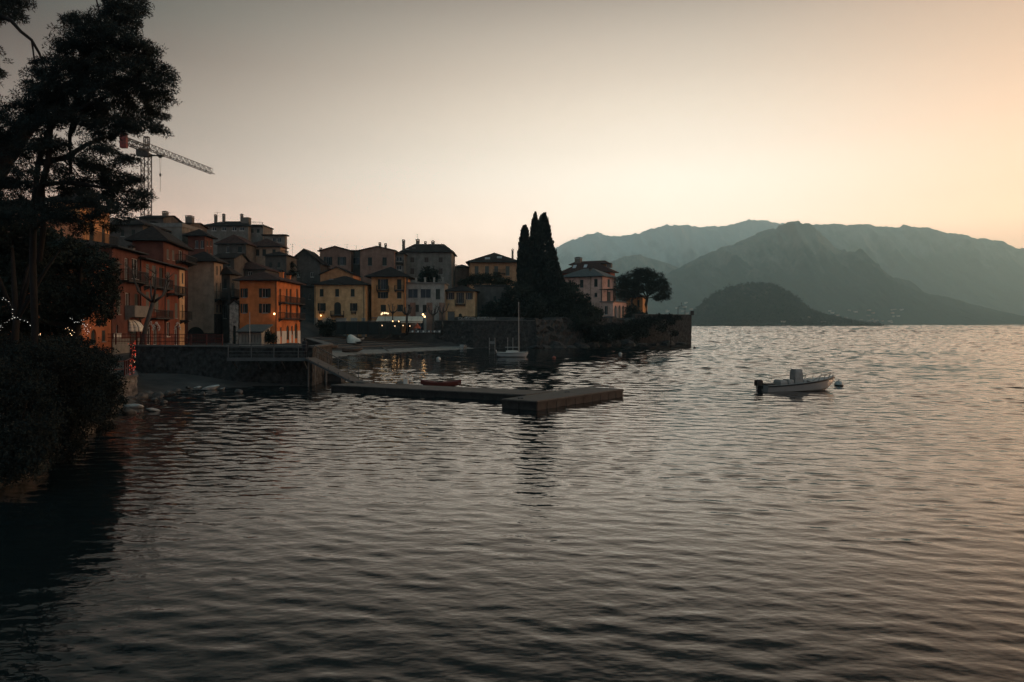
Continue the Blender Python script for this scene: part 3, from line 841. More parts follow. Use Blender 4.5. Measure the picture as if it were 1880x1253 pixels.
for k, px in enumerate((747.5, 764, 780.5, 797, 813)):
    u, _ = h.loc(px, 0.3); MB().box2((u-0.18, 0.1, h.h+0.2), (u+0.18, 0.46, h.h+1.25)).box2((u-0.24, 0.04, h.h+1.25), (u+0.24, 0.52, h.h+1.33)).build('pillar', PL['lgrey'], h.root)
h = House('house', 'small ochre house with brown shutters above the stone terrace', 872, 166, 535.5, 818, d=8, yaw=-3, base=4.6, mat_=PL['cream'], group=GROUP_S)
h.win('F', 819.5, 537.5, 834, 550, 'op', sm=M_shut2).win('F', 838, 537.5, 852, 557, 'op', sm=M_shut2).win('F', 855, 537.5, 868, 550, 'op', sm=M_shut2).win('F', 825, 575, 835, 588, 'gl').win('F', 842, 576, 848, 590, 'dr', arch=True)
h.walls().roof('hip', 1.4, o=0.7).balcony('F', 836, 855, 551, 559)
h = House('house', 'bare grey stone house with a single dark window below the garden', 936, 171, 527, 871, d=8, mat_=PL['dgrey'], group=GROUP_S)
h.win('F', 906, 544, 911, 553, 'cl').win('F', 884, 560, 888, 570, 'cl'); h.walls().roof('flat', 0.3, o=0.1, m=M_stone)
# second row
h = House('house', 'left twin gabled mauve house with open dark shutters', 644, 186, 461.5, 587, d=10, mat_=PL['dpink'], group=GROUP_H)
h.win('F', 594.5, 472, 610, 487, 'op').win('F', 620, 472, 635.5, 487, 'op'); h.walls().roof('gable_y', px_rise(461.5, 453, 186), o=0.5).chimney(589, 456, 1.0).antenna(637, 449)
h = House('house', 'recessed dark glazed link between the twin gabled mauve houses', 662, 189, 462, 643, d=8, mat_=PL['dgrey'], group=GROUP_H)
h.win('F', 646, 473, 660, 485, 'gl'); h.walls().roof('flat', 0.2, o=0.05).antenna(654, 451)
h = House('house', 'right twin gabled mauve house with two closed windows', 724, 185, 460.5, 661, d=10, mat_=PL['dpink'], group=GROUP_H)
h.win('F', 675.5, 473, 683, 488, 'cl').win('F', 702, 473, 710, 488, 'cl'); h.walls().roof('gable_y', px_rise(460.5, 453, 185), o=0.4).chimney(697.5, 446).chimney(708, 448)
h = House('house', 'balcony wing joining the mauve and the big grey house', 742, 187, 467, 723, d=8, mat_=PL['grey'], group=GROUP_H)
h.win('F', 727, 472, 738, 480, 'gl', fm=M_white).win('F', 728, 488, 737, 496, 'gl', fm=M_white); h.walls().roof('hip', 0.6, o=0.4).balcony('F', 724, 741, 478, 484)
h = House('house', 'big grey brown house with five capped chimneys along its roof', 829, 191, 463.5, 738, d=12, mat_=PL['grey'], group=GROUP_H)
h.wins('F', (757, 783, 809), 473, 482.5, 7, 'cl', sm=M_shut2).wins('F', (757, 783, 809), 493, 504, 7, 'cl', sm=M_shut2)
h.walls().roof('hip', px_rise(463.5, 445, 191), o=0.6, ridge=3.0).chimney(741, 441, 6, w=0.7).chimney(767, 440, 6, w=0.9).chimney(781, 444, 5.5).chimney(795, 443, 6, w=0.8).chimney(811, 449, 5).antenna(767, 430, 6).pipe('F', 741.5, 464, 505)
for a in (748, 760, 774): h.skylight(a, 455)
h = House('house', 'distant low pink house with dark roof left of the garden villa', 861, 206, 492, 833, d=8, mat_=PL['dpink'], group=GROUP_H)
h.walls().roof('hip', 0.9).chimney(838, 487)
h = House('house', 'peach garden villa with three roof windows beside the cypresses', 951, 195, 482.5, 862, d=13, mat_=PL['peach'], group=GROUP_H)
h.wins('F', (875, 894, 911, 932), 489, 506, 7, 'cl', sm=M_shut3); h.walls().roof('hip', px_rise(482.5, 461, 195), o=1.0)
for a, b in ((880, 476), (895, 475), (917, 473)): h.skylight(a, b, 1.3, 1.3)
h.balcony('F', 905, 928, 496, 502).chimney(941, 458)
# hill on the left
h = House('house', 'dark gabled house with two small pale windows behind the alley', 588, 178, 485, 529, d=9, mat_=PL['dgrey'], group=GROUP_H)
h.wins('F', (547.5, 573), 500.5, 509, 6, 'gl', fm=M_white); h.walls().roof('gable_y', px_rise(485, 458, 178), o=0.5).antenna(537, 448, 2)
h = House('house', 'pale grey hilltop house with three thin chimneys on the skyline', 456, 172, 415.5, 376, d=9, mat_=PL['grey'], group=GROUP_H)
h.wins('F', (393, 411, 430, 444), 417, 424, 8, 'gl', fm=M_white); h.walls().roof('hip', px_rise(415.5, 403, 172), o=0.5, ridge=3).chimney(396, 395).chimney(411, 394).chimney(444, 394).chimney(452, 398, 3, w=1.7, cap=False).skylight(409, 409).skylight(440, 409).antenna(399, 390)
h = House('house', 'flat roofed block with roof railing right of the hilltop house', 483, 174, 415, 456, d=7, mat_=PL['grey'], group=GROUP_H)
h.wins('F', (463, 474), 421, 428, 5, 'cl'); h.walls().roof('flat', 0.1, o=0.2).balcony('F', 457, 483, 410, 415, out=0.6)
h = House('house', 'grey top floor flat with curved dormers right of the hilltop', 523, 171, 433, 484, pr=527, mat_=PL['grey'], group=GROUP_H)
h.wins('F', (503, 513), 437, 445, 6, 'gl'); h.walls().roof('flat', 0.1, o=0.4)
h = House('house', 'taupe house with wide reddish roof at the end of the hill', 515, 160, 454, 456, pr=523, mat_=PL['taupe'], group=GROUP_H)
h.wins('F', (473, 485), 458, 470, 6.5, 'cl').win('F', 500, 458, 506, 470, 'cl'); h.walls().roof('hip', px_rise(454, 438, 160), o=0.7, m=M_roof_red, ridge=6).balcony('R', 516, 522, 462, 468).antenna(535 if False else 510, 436)
h = House('house', 'dark grey house under a broad hip roof below the hilltop', 452, 154, 449, 399, d=8, mat_=PL['dgrey'], group=GROUP_H)
h.win('F', 437, 453, 444, 464, 'cl').win('F', 415, 453, 421, 464, 'gl'); h.walls().roof('hip', px_rise(449, 431, 154), o=0.5, m=M_roof_red, ridge=1.5)
h = House('house', 'dark red upper house with a cream side wall behind the taupe roof', 376, 127, 434, 345, pr=391, yaw=4, mat_=PL['darkred'], group=GROUP_H)
h.win('F', 358, 442, 364, 456, 'gl').win('F', 368, 442, 374, 456, 'gl').wins('R', (381, 387), 443, 452, 2.5, 'cl').wins('R', (381, 387), 458, 466, 2.5, 'cl')
h.walls().roof('hip', 1.2, o=0.7)
h = House('house', 'dark house with one tall square chimney on the left skyline', 350, 150, 411, 303, d=8, mat_=PL['dgrey'], group=GROUP_H)
h.wins('F', (315, 330), 416, 424, 5, 'cl'); h.walls().roof('gable_x', px_rise(411, 406, 150), o=0.4).chimney(348.5, 397, 4, w=1.3).antenna(324, 401)
h = House('house', 'dark gabled house at the foot of the crane with a thin chimney', 300, 146, 401, 255, d=8, mat_=PL['dgrey'], group=GROUP_H)
h.wins('F', (270, 285), 408, 416, 6, 'cl'); h.walls().roof('gable_x', px_rise(401, 392, 146), o=0.4).chimney(303.5, 389, 3.5, w=0.9).antenna(306, 390)
h = House('house', 'house with ornamented grey terrace wall under the left skyline', 334, 128, 417, 258, d=8, mat_=PL['grey'], group=GROUP_H)
h.wins('F', (272, 292, 312), 424, 434, 6, 'cl'); h.walls().roof('flat', 0.5, o=0.1, m=M_trim).chimney(283, 408, 1, w=0.9)
h = House('house', 'low dark house with a brown tiled roof behind the orange corner house', 487, 139, 496, 424, d=8, mat_=PL['dgrey'], group=GROUP_H)
h.win('F', 456, 499, 463, 507, 'gl', fm=M_white).win('F', 440, 499, 447, 507, 'cl'); h.walls().roof('hip', px_rise(496, 481, 139), o=0.4, m=M_roof_red, ridge=1.5)
h = House('house', 'small dark gabled house above the small grey house', 430, 134, 475, 392, d=7, mat_=PL['dgrey'], group=GROUP_H)
h.wins('F', (405, 420), 480, 489, 5, 'cl'); h.walls().roof('gable_x', px_rise(475, 463, 134), o=0.4)
h = House('house', 'dark grey narrow house wall between hill roofs and the gabled house', 526, 150, 470, 487, d=7, mat_=PL['dgrey'], group=GROUP_H)
h.wins('F', (497, 512), 482, 492, 5, 'cl'); h.walls().roof('hip', 0.9, o=0.4)
h = House('house', 'dark red house with big dark roof above the rust red house', 300, 95, 443.5, 243, pr=345, yaw=10, mat_=PL['darkred'], group=GROUP_P)
h.win('R', 306, 458, 310, 476, 'cl', sm=M_shut3).win('R', 316, 460, 320, 478, 'cl', sm=M_shut3).win('R', 328, 460, 335, 480, 'gl', fm=M_white)
h.walls().roof('hip', 2.0, o=0.7).balcony('R', 322, 345, 471, 482, out=1.3)
h = House('house', 'tall yellow house with high balcony seen through the pine branches', 147, 78, 372, 95, pr=201, yaw=8, mat_=PL['ochre'], group=GROUP_P)
h.win('R', 164, 405, 173, 449, 'dr').win('R', 187, 415, 193, 451, 'dr').win('F', 110, 400, 124, 430, 'cl')
h.walls().roof('hip', 1.2, o=0.5).balcony('R', 149, 200, 429, 450, out=1.0).chimney(136, 348, 3, w=1.4)
h = House('house', 'shadowy plum coloured house behind the trees at the far left', 64, 68, 388, -40, d=9, yaw=5, mat_=PL['dpink'], group=GROUP_P)
h.win('F', -8, 405, 12, 425, 'gl').win('F', 28, 405, 40, 428, 'cl'); h.walls().roof('hip', 1.4, o=0.5)
# headland
GROUP_V = 'houses on the headland'
h = House('house', 'pink lakeside villa with slate hip roof behind the cypresses', 1106, 184, 508, 1030, pr=1131, yaw=-30, base=3.6, mat_=PL['villa'], group=GROUP_V)
h.win('F', 1065, 514, 1071, 528, 'cl').win('F', 1091, 512.5, 1097, 526.5, 'cl').win('F', 1091, 538, 1096.5, 545.5, 'gl').win('F', 1065, 541, 1070, 554, 'cl').win('R', 1115.5, 513, 1119.5, 527, 'cl', sm=M_shut3).win('R', 1114.5, 536, 1121, 554, 'cl', sm=M_shut3)
h.walls().roof('hip', px_rise(508, 491, 184), o=0.6, m=M_slate).chimney(1084, 494, 3).pipe('F', 1105, 509, 560).pipe('F', 1084, 509, 560)
h = House('loggia', 'pink loggia with three tall arches at the foot of the villa', 1125.5, 181, 555, 1103, pr=1150, yaw=-30, base=2.6, mat_=PL['villa'], group=GROUP_V)
for a in (1130.2, 1137.4, 1144.2): h.win('R', a-2.3, 561, a+2.3, 591, 'gl', fm=M_white, arch=True)
h.win('F', 1109.5, 562, 1115.5, 578, 'gl', fm=M_white)
h.walls().roof('flat', 0.06, o=0.25, m=M_trim).balcony('R', 1126, 1150, 548, 554.5, out=0.15)
pg = MB()
for x in (-h.w, 0):
    for y in (0.2, h.d*0.5, h.d-0.2): pg.bar((x, y, h.h+0.2), (x, y, h.h+3.0), 0.1)
for y in (0.2, h.d*0.5, h.d-0.2): pg.bar((-h.w-0.6, y, h.h+3.05), (0.6, y, h.h+3.05), 0.1)
for k in range(7): pg.bar((-h.w+h.w*k/6, -0.4, h.h+3.14), (-h.w+h.w*k/6, h.d+0.4, h.h+3.14), 0.07)
pg.build('pergola', M_iron, h.root)
h = House('house', 'red roofed villa peeping over the slate roof of the pink villa', 1121, 201, 500, 1032, pr=1129, yaw=-25, base=4, mat_=PL['rust'], group=GROUP_V)
h.walls().roof('hip', px_rise(500, 482, 201), o=0.9, m=M_roof_red, ridge=5).chimney(1062, 473, 4, w=1.6).chimney(1119, 484, 3, w=1.2).skylight(1055, 490).skylight(1075, 489)
h = House('belvedere', 'small roof belvedere with a lit pale wall on the red roofed villa', 1113, 205, 485, 1050, pr=1118, yaw=-25, base=14, mat_=PL['peach'], group=GROUP_V)
h.win('F', 1085, 487, 1095, 493, 'gl'); h.walls().roof('hip', 0.9, o=0.7, m=M_roof_red, ridge=1.4)
h = House('house', 'small orange cottage under the umbrella pine', 1180, 200, 546, 1149, d=7, yaw=-20, base=5, mat_=PL['ochre'], group=GROUP_V)
h.win('F', 1157.5, 549, 1162, 561, 'gl', fm=M_white).win('F', 1170, 551, 1174, 562, 'cl'); h.walls().roof('hip', 1.2, o=0.4)
h = House('house', 'dark narrow house wall filling the alley beside the pale yellow house', 588, 172, 527, 547, d=8, mat_=PL['dgrey'], group=GROUP_S)
h.wins('F', (558, 568), 540, 550, 4, 'gl').win('F', 556, 565, 561, 575, 'cl').win('F', 562, 592, 569, 612, 'dr'); h.walls().roof('gable_x', 1.0, o=0.3)
h = House('house', 'dark house half hidden by the pine below the crane', 262, 118, 414, 200, d=8, mat_=PL['dgrey'], group=GROUP_H)
h.wins('F', (225, 245), 422, 434, 6, 'cl'); h.walls().roof('hip', 1.3, o=0.6).chimney(238, 401)
# ------------------------------------------------------------------ walls along the water
def stone_wall(name, label, pts, zb, zt, thick=0.7, m=None, step=0.35, disp=0.07, seed=0, coping=True, batter=0.0):
    m = m or M_stone
    P2 = []
    for a, b in zip(pts[:-1], pts[1:]):
        a = Vector(a); b = Vector(b); n = max(1, int((b-a).length/step))
        P2 += [a.lerp(b, k/n) for k in range(n)]
    P2.append(Vector(pts[-1]))
    ztf = zt if callable(zt) else (lambda x, y: zt)
    nz = max(2, int((ztf(*pts[0])-zb)/step))
    V = []; Fc = []
    for i, p in enumerate(P2):
        d = (P2[min(i+1, len(P2)-1)]-P2[max(i-1, 0)]).normalized()
        nrm = Vector((d.y, -d.x))
        zt_ = ztf(p.x, p.y)
        for k in range(nz+1):
            z = zb+(zt_-zb)*k/nz
            n = mnoise.noise(Vector((p.x*1.7+seed, p.y*1.7, z*2.1)))+0.6*mnoise.noise(Vector((p.x*4+seed, p.y*4, z*4.6)))
            q = p+nrm*(disp*n+batter*(1-k/nz))
            V.append(Vector((q.x, q.y, z)))
        V.append(Vector((p.x-nrm.x*thick, p.y-nrm.y*thick, zt_))); V.append(Vector((p.x-nrm.x*thick, p.y-nrm.y*thick, zb)))
    c = nz+3
    for i in range(len(P2)-1):
        for k in range(c-1):
            a = i*c+k; Fc.append((a, a+c, a+c+1, a+1))
    Fc.append(tuple(range(c))); e = (len(P2)-1)*c; Fc.append(tuple(e+k for k in reversed(range(c))))
    o = link_mesh(name, V, Fc, m)
    tag(o, label, 'wall')
    if coping:
        mb = MB()
        for a, b in zip(pts[:-1], pts[1:]):
            a = Vector(a); b = Vector(b); d = (b-a); L = d.length; d.normalize(); nn = Vector((d.y, -d.x))
            n = max(1, int(L/1.2))
            for k in range(n):
                p = a+d*(L*(k+0.5)/n)-nn*(thick/2-0.04); zt_ = ztf(p.x, p.y)
                mb.box((p.x, p.y, zt_+0.065), (L/n-0.02, thick+0.16, 0.12), rz=math.atan2(d.y, d.x))
        mb.build('coping', M_trim2, o)
    return o
M_trim2 = mat('worn_coping', (0.085, 0.082, 0.076), 0.95, scale=1.2)
M_wall_pale = mat('mixed_masonry', (0.055, 0.050, 0.046), 0.95, col2=(0.012, 0.013, 0.013), scale=1.6, bump=0.15, bscale=2.6)
M_rock = mat('shore_rock', (0.13, 0.12, 0.11), 0.9, col2=(0.03, 0.03, 0.028), scale=1.2, bump=0.1, bscale=3)
M_pebble = mat('pebbles', (0.24, 0.225, 0.20), 0.95, col2=(0.12, 0.115, 0.10), scale=1.4, bump=0.05, bscale=5)
M_planks = mat('weathered_planks', (0.13, 0.107, 0.09), 0.85, col2=(0.065, 0.054, 0.047), scale=1.3, stretch=(1, 7, 1), bump=0.01, bscale=6)
M_panel = mat('dark_dock_panel', (0.032, 0.028, 0.026), 0.8, var=0.4, scale=2)
M_steel = mat('grey_steel', (0.07, 0.073, 0.073), 0.6, var=0.2)
M_redrail = mat('red_rail_paint', (0.07, 0.016, 0.013), 0.7)

stone_wall('quay_wall', 'long rubble stone quay wall below the promenade houses', [(-33.2, 66.2), (-22.5, 63.0), (-16.3, 62.3), (-16.5, 70), (-26.4, 100)], -1.2, 3.1, 0.7, disp=0.10)
stone_wall('pier_wall', 'low pale stone pier corner carrying the red railing', [(-40, 43.5), (-27.3, 46.0), (-25.4, 51.6), (-33.2, 66.2)], -1.0, 1.45, 0.6, m=mat('pale_pier_stone', (0.22, 0.20, 0.18), 0.95, col2=(0.05, 0.048, 0.045), scale=2.6, bump=0.12, bscale=4), disp=0.12, seed=5)
stone_wall('bank_wall', 'mossy boulder edge of the near left bank', [(-20.5, 9), (-18.2, 17), (-15.5, 24), (-22.4, 44)], -1.0, 0.65, 1.2, disp=0.22, seed=9, m=mat('mossy_stone', (0.10, 0.085, 0.07), 0.95, col2=(0.03, 0.03, 0.025), scale=2.0, bump=0.2, bscale=2), coping=False, step=0.5)
stone_wall('retaining_wall', 'tall dark retaining wall between the beach and the terrace', [(-16.4, 161.5), (-8.2, 159.4), (4.8, 159.6)], -1.0, 5.75, 0.8, m=M_wall_pale, disp=0.12, seed=14, step=0.5)
stone_wall('cliff_wall', 'rough overgrown rock face under the cypresses', [(4.8, 159.6), (9.5, 163.5), (14.2, 168.6), (22, 174.8), (29, 180.2)], -1.5, lambda x, y: 6.3+0.9*mnoise.noise(Vector((x*0.4, y*0.3, 2))), 3.0, m=M_wall_pale, disp=0.75, seed=20, step=0.6, coping=False, batter=1.2)
stone_wall('headland_wall', 'high straight masonry wall at the tip of the headland', [(29, 180.2), (44.9, 190.8), (45.6, 199)], -1.5, 7.35, 1.0, m=M_wall_pale, disp=0.12, seed=27, step=0.5)

# pebble edge of the little beach
def beach():
    line = [(-27.0, 112), (-26.9, 119), (-26.4, 127), (-22.5, 134), (-18.6, 141), (-13.2, 149.5), (-8.0, 158)]
    pts = []
    for a, b in zip(line[:-1], line[1:]):
        a, b = Vector(a), Vector(b)
        for k in range(14): pts.append(a.lerp(b, k/14))
    pts.append(Vector(line[-1]))
    V = []; ns = 12
    for i, p in enumerate(pts):
        d = (pts[min(i+1, len(pts)-1)]-pts[max(i-1, 0)]).normalized(); nn = Vector((-d.y, d.x))
        wid = 5.0+1.6*mnoise.noise(Vector((i*0.13, 0, 0)))
        for k in range(ns+1):
            q = p+nn*(-1.2+wid*k/ns)
            zz_ = max(ground_z(q.x, q.y), -0.25)+0.10+0.05*mnoise.noise(Vector((q.x*1.5, q.y*1.5, 3)))
            V.append((q.x, q.y, zz_ if k < ns else zz_-0.25))
    c = ns+1
    Fc = [(i*c+k, i*c+k+1, (i+1)*c+k+1, (i+1)*c+k) for i in range(len(pts)-1) for k in range(ns)]
    o = link_mesh('pebble_beach', np.array([tuple(v) for v in V]), np.array(Fc), M_pebble, smooth=True)
    tag(o, 'pale pebble strip along the edge of the beach', 'beach', kind='structure')
    # kerb courses that step the slipway
    for j, s_ in enumerate((7.5, 10.5, 13.5, 16.5, 20)):
        mb = MB()
        q0 = None
        for i in range(20, len(pts)-6, 4):
            p = pts[i]; d = (pts[i+1]-pts[i-1]).normalized(); nn = Vector((-d.y, d.x)); q = p+nn*s_
            q = Vector((q.x, q.y, ground_z(q.x, q.y)+0.08))
            if q0 is not None: mb.bar(q0, q, 0.3, 0.16)
            q0 = q
        o = mb.build('slipway_kerb', M_trim2)
        tag(o, ('lowest', 'second', 'middle', 'fourth', 'topmost')[j]+' stone kerb course stepping the cobbled slipway', 'kerb', 'kerb courses on the slipway', kind='structure')
beach()

# ------------------------------------------------------------------ rocks on the small shore under the quay wall
def rock(name, label, c, size, seed, group=None, m=None, cat='rock', sub=2):
    rng = random.Random(seed)
    import bmesh
    bm = bmesh.new(); bmesh.ops.create_icosphere(bm, subdivisions=sub, radius=1.0)
    off = Vector((rng.random()*50, rng.random()*50, rng.random()*50))
    for v in bm.verts:
        n = v.co.normalized()
        k = 1+0.35*mnoise.noise(n*1.3+off)+0.15*mnoise.noise(n*3.1+off)
        v.co = Vector((n.x*k*size[0], n.y*k*size[1], n.z*k*size[2]))
    me = bpy.data.meshes.new(name); bm.to_mesh(me); bm.free()
    me.materials.append(m or M_rock)
    o = bpy.data.objects.new(name, me); COL.objects.link(o)
    o.location = c; o.rotation_euler = (rng.uniform(-.3, .3), rng.uniform(-.3, .3), rng.uniform(0, 6.28))
    return tag(o, label, cat, group)
M_rock_pale = mat('pale_rock', (0.42, 0.41, 0.38), 0.9, col2=(0.22, 0.21, 0.19), scale=1.5, bump=0.06, bscale=3)
rr = random.Random(5)
for i, (px, py, w) in enumerate([(222,742,22),(240,733,20),(258,728,24),(272,722,18),(290,726,20),(310,720,14),(236,756,26),(300,738,12),(325,716,12),(348,713,13),(330,707,10),(300,709,11),(372,722,9),(438,719,15),(205,728,24),(212,712,18),(278,700,12),(318,722,8),(298,716,9),(284,733,11),(262,717,10),(517,713,8)]):
    Y = 1400*(CH-0.12)/(py-HZ); r = w/2/F*Y
    rock('rock', 'grey boulder lying on the small stony shore under the quay wall', (*GX(px, Y)[:2], 0.1), (r*1.15, r, r*0.6), i, 'boulders on the stony shore')
for i, (px, py, w, lab) in enumerate([(246, 746, 30, 'smooth pale slab of rock lapped by water at the pier corner'), (281, 752, 18, 'small pale wet rock beside the pale slab'), (362, 712, 16, 'flat pale stone at the waterline below the quay wall, nearer the pier'), (385, 713, 26, 'longest flat pale stone at the waterline below the quay wall'), (408, 714, 12, 'small flat pale stone at the waterline, farthest from the pier')]):
    Y = 1400*(CH-0.1)/(py-HZ); r = w/2/F*Y
    rock('rock', lab, (*GX(px, Y)[:2], 0.08), (r*1.3, r*0.7, r*0.35), 50+i, m=M_rock_pale)
for i, (px, Y, w) in enumerate([(982, 158.6, 1.6), (1003, 159.5, 1.1), (1022, 162.0, 1.9), (1047, 164.5, 1.3), (1068, 167.5, 2.0), (1090, 169.8, 1.4), (1112, 172.5, 1.8), (1131, 174.6, 1.2), (1152, 177, 1.9), (1176, 178.6, 1.5), (1200, 181.6, 1.1), (1226, 184.8, 1.6), (1250, 188.2, 1.3)]):
    rock('rock', 'dark boulder at the waterline along the foot of the headland', (*GX(px, Y)[:2], 0.05), (w*1.2, w, w*(0.35+0.2*(i % 3))), 90+i, 'boulders at the foot of the headland', m=M_wall_pale)
# long driftwood
mb = MB().tube([P(333, 708, 60), P(345, 711, 60.3), P(356, 716, 60)], [0.07, 0.09, 0.06], 7)
tag(mb.build('driftwood', M_rock_pale), 'pale driftwood log slanting on the stony shore', 'log')

# ------------------------------------------------------------------ railings and walkway on the quay
def railing(name, label, pts, h, m, step=1.6, bars=3, group=None, dense=False):
    root = tag(empty(name, pts[0]), label, 'railing', group)
    o = Vector(pts[0]); pts = [Vector(p)-o for p in pts]
    rl = MB(); up = Vector((0, 0, 1))
    for a, b in zip(pts[:-1], pts[1:]):
        for k in range(bars): rl.bar(a+up*h*(k+1)/bars, b+up*h*(k+1)/bars, 0.045)
        if dense:
            n = int((b-a).length/0.16)
            for k in range(n): rl.bar(a.lerp(b, k/n)+up*0.1, a.lerp(b, k/n)+up*h, 0.02)
        n = max(1, round((b-a).length/step))
        for k in range(n+1):
            if k == 0 and a is not pts[0]: continue
            MB().bar(a.lerp(b, k/n), a.lerp(b, k/n)+up*(h+0.04), 0.07).build('post', m, root)
    rl.build('rail', m, root)
    return root
railing('railing', 'thin red railing along the promenade in front of the red houses', [(-36.5, 67.8, 3.2), (-30.5, 66.1, 3.2), (-24.5, 64.5, 3.2)], 0.95, M_redrail, bars=3, dense=True)
railing('railing', 'rusty red railing on the low pier corner', [(-31, 45.5, 1.5), (-27.3, 46.5, 1.5), (-25.9, 51.0, 1.5), (-27.5, 55, 1.5)], 1.05, M_redrail, bars=2)
wk = tag(empty('steel_walkway', (-22.7, 61.6, 2.28)), 'grey steel walkway with framed railing hung on the quay wall', 'walkway')
MB().box2((0, -0.7, -0.12), (6.3, 0.55, 0)).build('deck', M_steel, wk)
MB().box2((-0.05, -0.78, -0.2), (6.35, -0.7, 0.06)).build('edge_beam', M_steel, wk)
for x in (0.3, 2.2, 4.2, 6.0): MB().bar((x, -0.6, -0.14), (x, 0.5, -0.9), 0.09).build('bracket', M_steel, wk)
for k, x in enumerate((0.0, 1.85, 3.65, 5.6)): MB().box2((x, -0.74, 0), (x+0.06, -0.69, 1.12)).build('post', M_steel, wk)
mb = MB()
for z in (0.28, 0.56, 0.84, 1.12): mb.bar((0, -0.715, z), (6.3, -0.715, z), 0.03 if z < 1 else 0.06)
mb.build('rail', M_steel, wk)
for i, (px, Y, lab) in enumerate([(566, 61.2, 'slim steel pile under the head of the gangway'), (577, 63.0, 'thicker pile just behind the gangway head'), (598, 66, 'short dark mooring pile beside the quay end')]):
    p = GX(px, Y); zt = (2.3, 2.3, 0.9)[i]
    o = MB().tube([(p.x, p.y, -1.5), (p.x, p.y, zt)], (0.07, 0.09, 0.12)[i], 8).lathe([((0.09, 0.11, 0.14)[i], zt), ((0.09, 0.11, 0.14)[i], zt+0.06), (0, zt+0.1)], (p.x, p.y, 0), 8).build('mooring_pile', M_steel)
    tag(o, lab, 'pile')
o = MB().box2((-16.6, 66.5, -0.5), (-14.9, 68.5, 0.6)).box2((-16.7, 66.4, 0.6), (-14.8, 68.6, 0.72)).build('landing_block', M_panel); tag(o, 'dark square landing block beside the quay end', 'landing')

# ------------------------------------------------------------------ floating dock and gangway
def dock_piece(name, label, A, B, Cc, D, z=0.5):
    """deck quad A,B,C,D (near edge A-B, far edge D-C)"""
    o = Vector((A[0], A[1], 0)); q = [Vector((*p, 0))-o for p in (A, B, Cc, D)]
    root = tag(empty(name, o), label, 'dock')
    up = Vector((0, 0, 1))
    n = max(4, int((q[1]-q[0]).length/0.42)); mb = MB()
    for k in range(n):
        g = 0.03/n
        a, b = q[0].lerp(q[1], k/n+g), q[0].lerp(q[1], (k+1)/n-g); c, d = q[3].lerp(q[2], (k+1)/n-g), q[3].lerp(q[2], k/n+g)
        mb.prism([a+up*(z-0.06), b+up*(z-0.06), c+up*(z-0.06), d+up*(z-0.06)], (0, 0, 0.06))
    mb.build('deck', M_planks, root)
    cen = sum(q, Vector())/4
    ins = [p+(cen-p).normalized()*0.12 for p in q]
    MB().prism([p+up*-0.5 for p in ins], (0, 0, z-0.065+0.5)).build('float', M_panel, root)
    for i in range(4):
        a, b = q[i], q[(i+1) % 4]; L = (b-a).length; n = max(2, round(L/1.05))
        d = (b-a).normalized(); nn = Vector((d.y, -d.x, 0))
        mb = MB().bar(a+up*(z-0.1)+nn*0.03, b+up*(z-0.1)+nn*0.03, 0.05, 0.1)
        for k in range(n):
            p, r = a.lerp(b, (k+0.04)/n), a.lerp(b, (k+0.96)/n)
            mb.bar(p+up*(z/2-0.12)-nn*0.03, r+up*(z/2-0.12)-nn*0.03, 0.05, z-0.02)
        mb.build('side_panel', M_dpanel, root)
    return root
M_dpanel = mat('brown_dock_panel', (0.034, 0.028, 0.025), 0.85, var=0.4, scale=1.5)
dock_piece('floating_dock', 'long narrow floating dock reaching out from the gangway', (-13.5, 56.8), (0.9, 48.9), (2.9, 51.4), (-11.9, 59.2))
dp2 = dock_piece('floating_dock', 'wide outer dock platform set across the end of the long dock', (1.45, 44.4), (7.7, 52.8), (5.4, 54.5), (-0.62, 45.6), z=0.54)
for p in ((0.5, 45.6), (3.6, 49.9)):
    mb = MB().box((p[0], p[1], 0.60), (0.34, 0.1, 0.05)).box((p[0]-0.1, p[1], 0.57), (0.06, 0.06, 0.06)).box((p[0]+0.1, p[1], 0.57), (0.06, 0.06, 0.06))
    o = mb.build('mooring_cleat', M_steel); tag(o, 'small metal mooring cleat on the outer dock platform, '+('near corner' if p[0] < 1 else 'mid length'), 'cleat', 'cleats on the dock')
gw = tag(empty('gangway', (-16.6, 61.0, 2.3)), 'sloping wooden gangway with steel handrails down to the dock', 'gangway')
a0, b0 = Vector((0.2, -0.5, 0)), Vector((4.35, -2.55, -1.72)); wv = Vector((0.46, 0.88, 0))*1.15
n = 26; mb = MB()
for k in range(n):
    p, r = a0.lerp(b0, (k+0.04)/n), a0.lerp(b0, (k+0.96)/n)
    mb.prism([p, r, r+wv, p+wv], (0, 0, 0.05))
mb.build('deck', M_planks, gw)
for sd in (0, 1):
    off = wv*sd
    MB().bar(a0+off-Vector((0, 0, 0.06)), b0+off-Vector((0, 0, 0.06)), 0.07, 0.12).build('stringer', M_steel, gw)
    if sd == 1:
        rl = MB(); rl.bar(a0+off+Vector((-0.1, 0, 1.0)), b0+off+Vector((-0.4, 0.1, 1.0)), 0.06)
        rl.bar(a0+off+Vector((0, 0, 0.5)), b0+off+Vector((0, 0, 0.5)), 0.03)
        rl.build('handrail', M_trim2, gw)
    for k in range(5):
        p = a0.lerp(b0, (k+0.3)/4.6)+off
        MB().bar(p, p+Vector((0, 0, 1.0 if sd else 0.25)), 0.05).build('post', M_steel, gw)
MB().prism([b0, b0+Vector((1.0, -0.35, -0.06)), b0+Vector((1.0, -0.35, -0.06))+wv*1.1, b0+wv], (0, 0, 0.05)).build('ramp_plate', M_trim2, gw)
for sd in (0, 1): MB().tube([b0+wv*sd+Vector((0, -0.08, -0.02)), b0+wv*sd+Vector((0, 0.1, -0.02))], 0.13, 10).build('wheel', M_panel, gw)
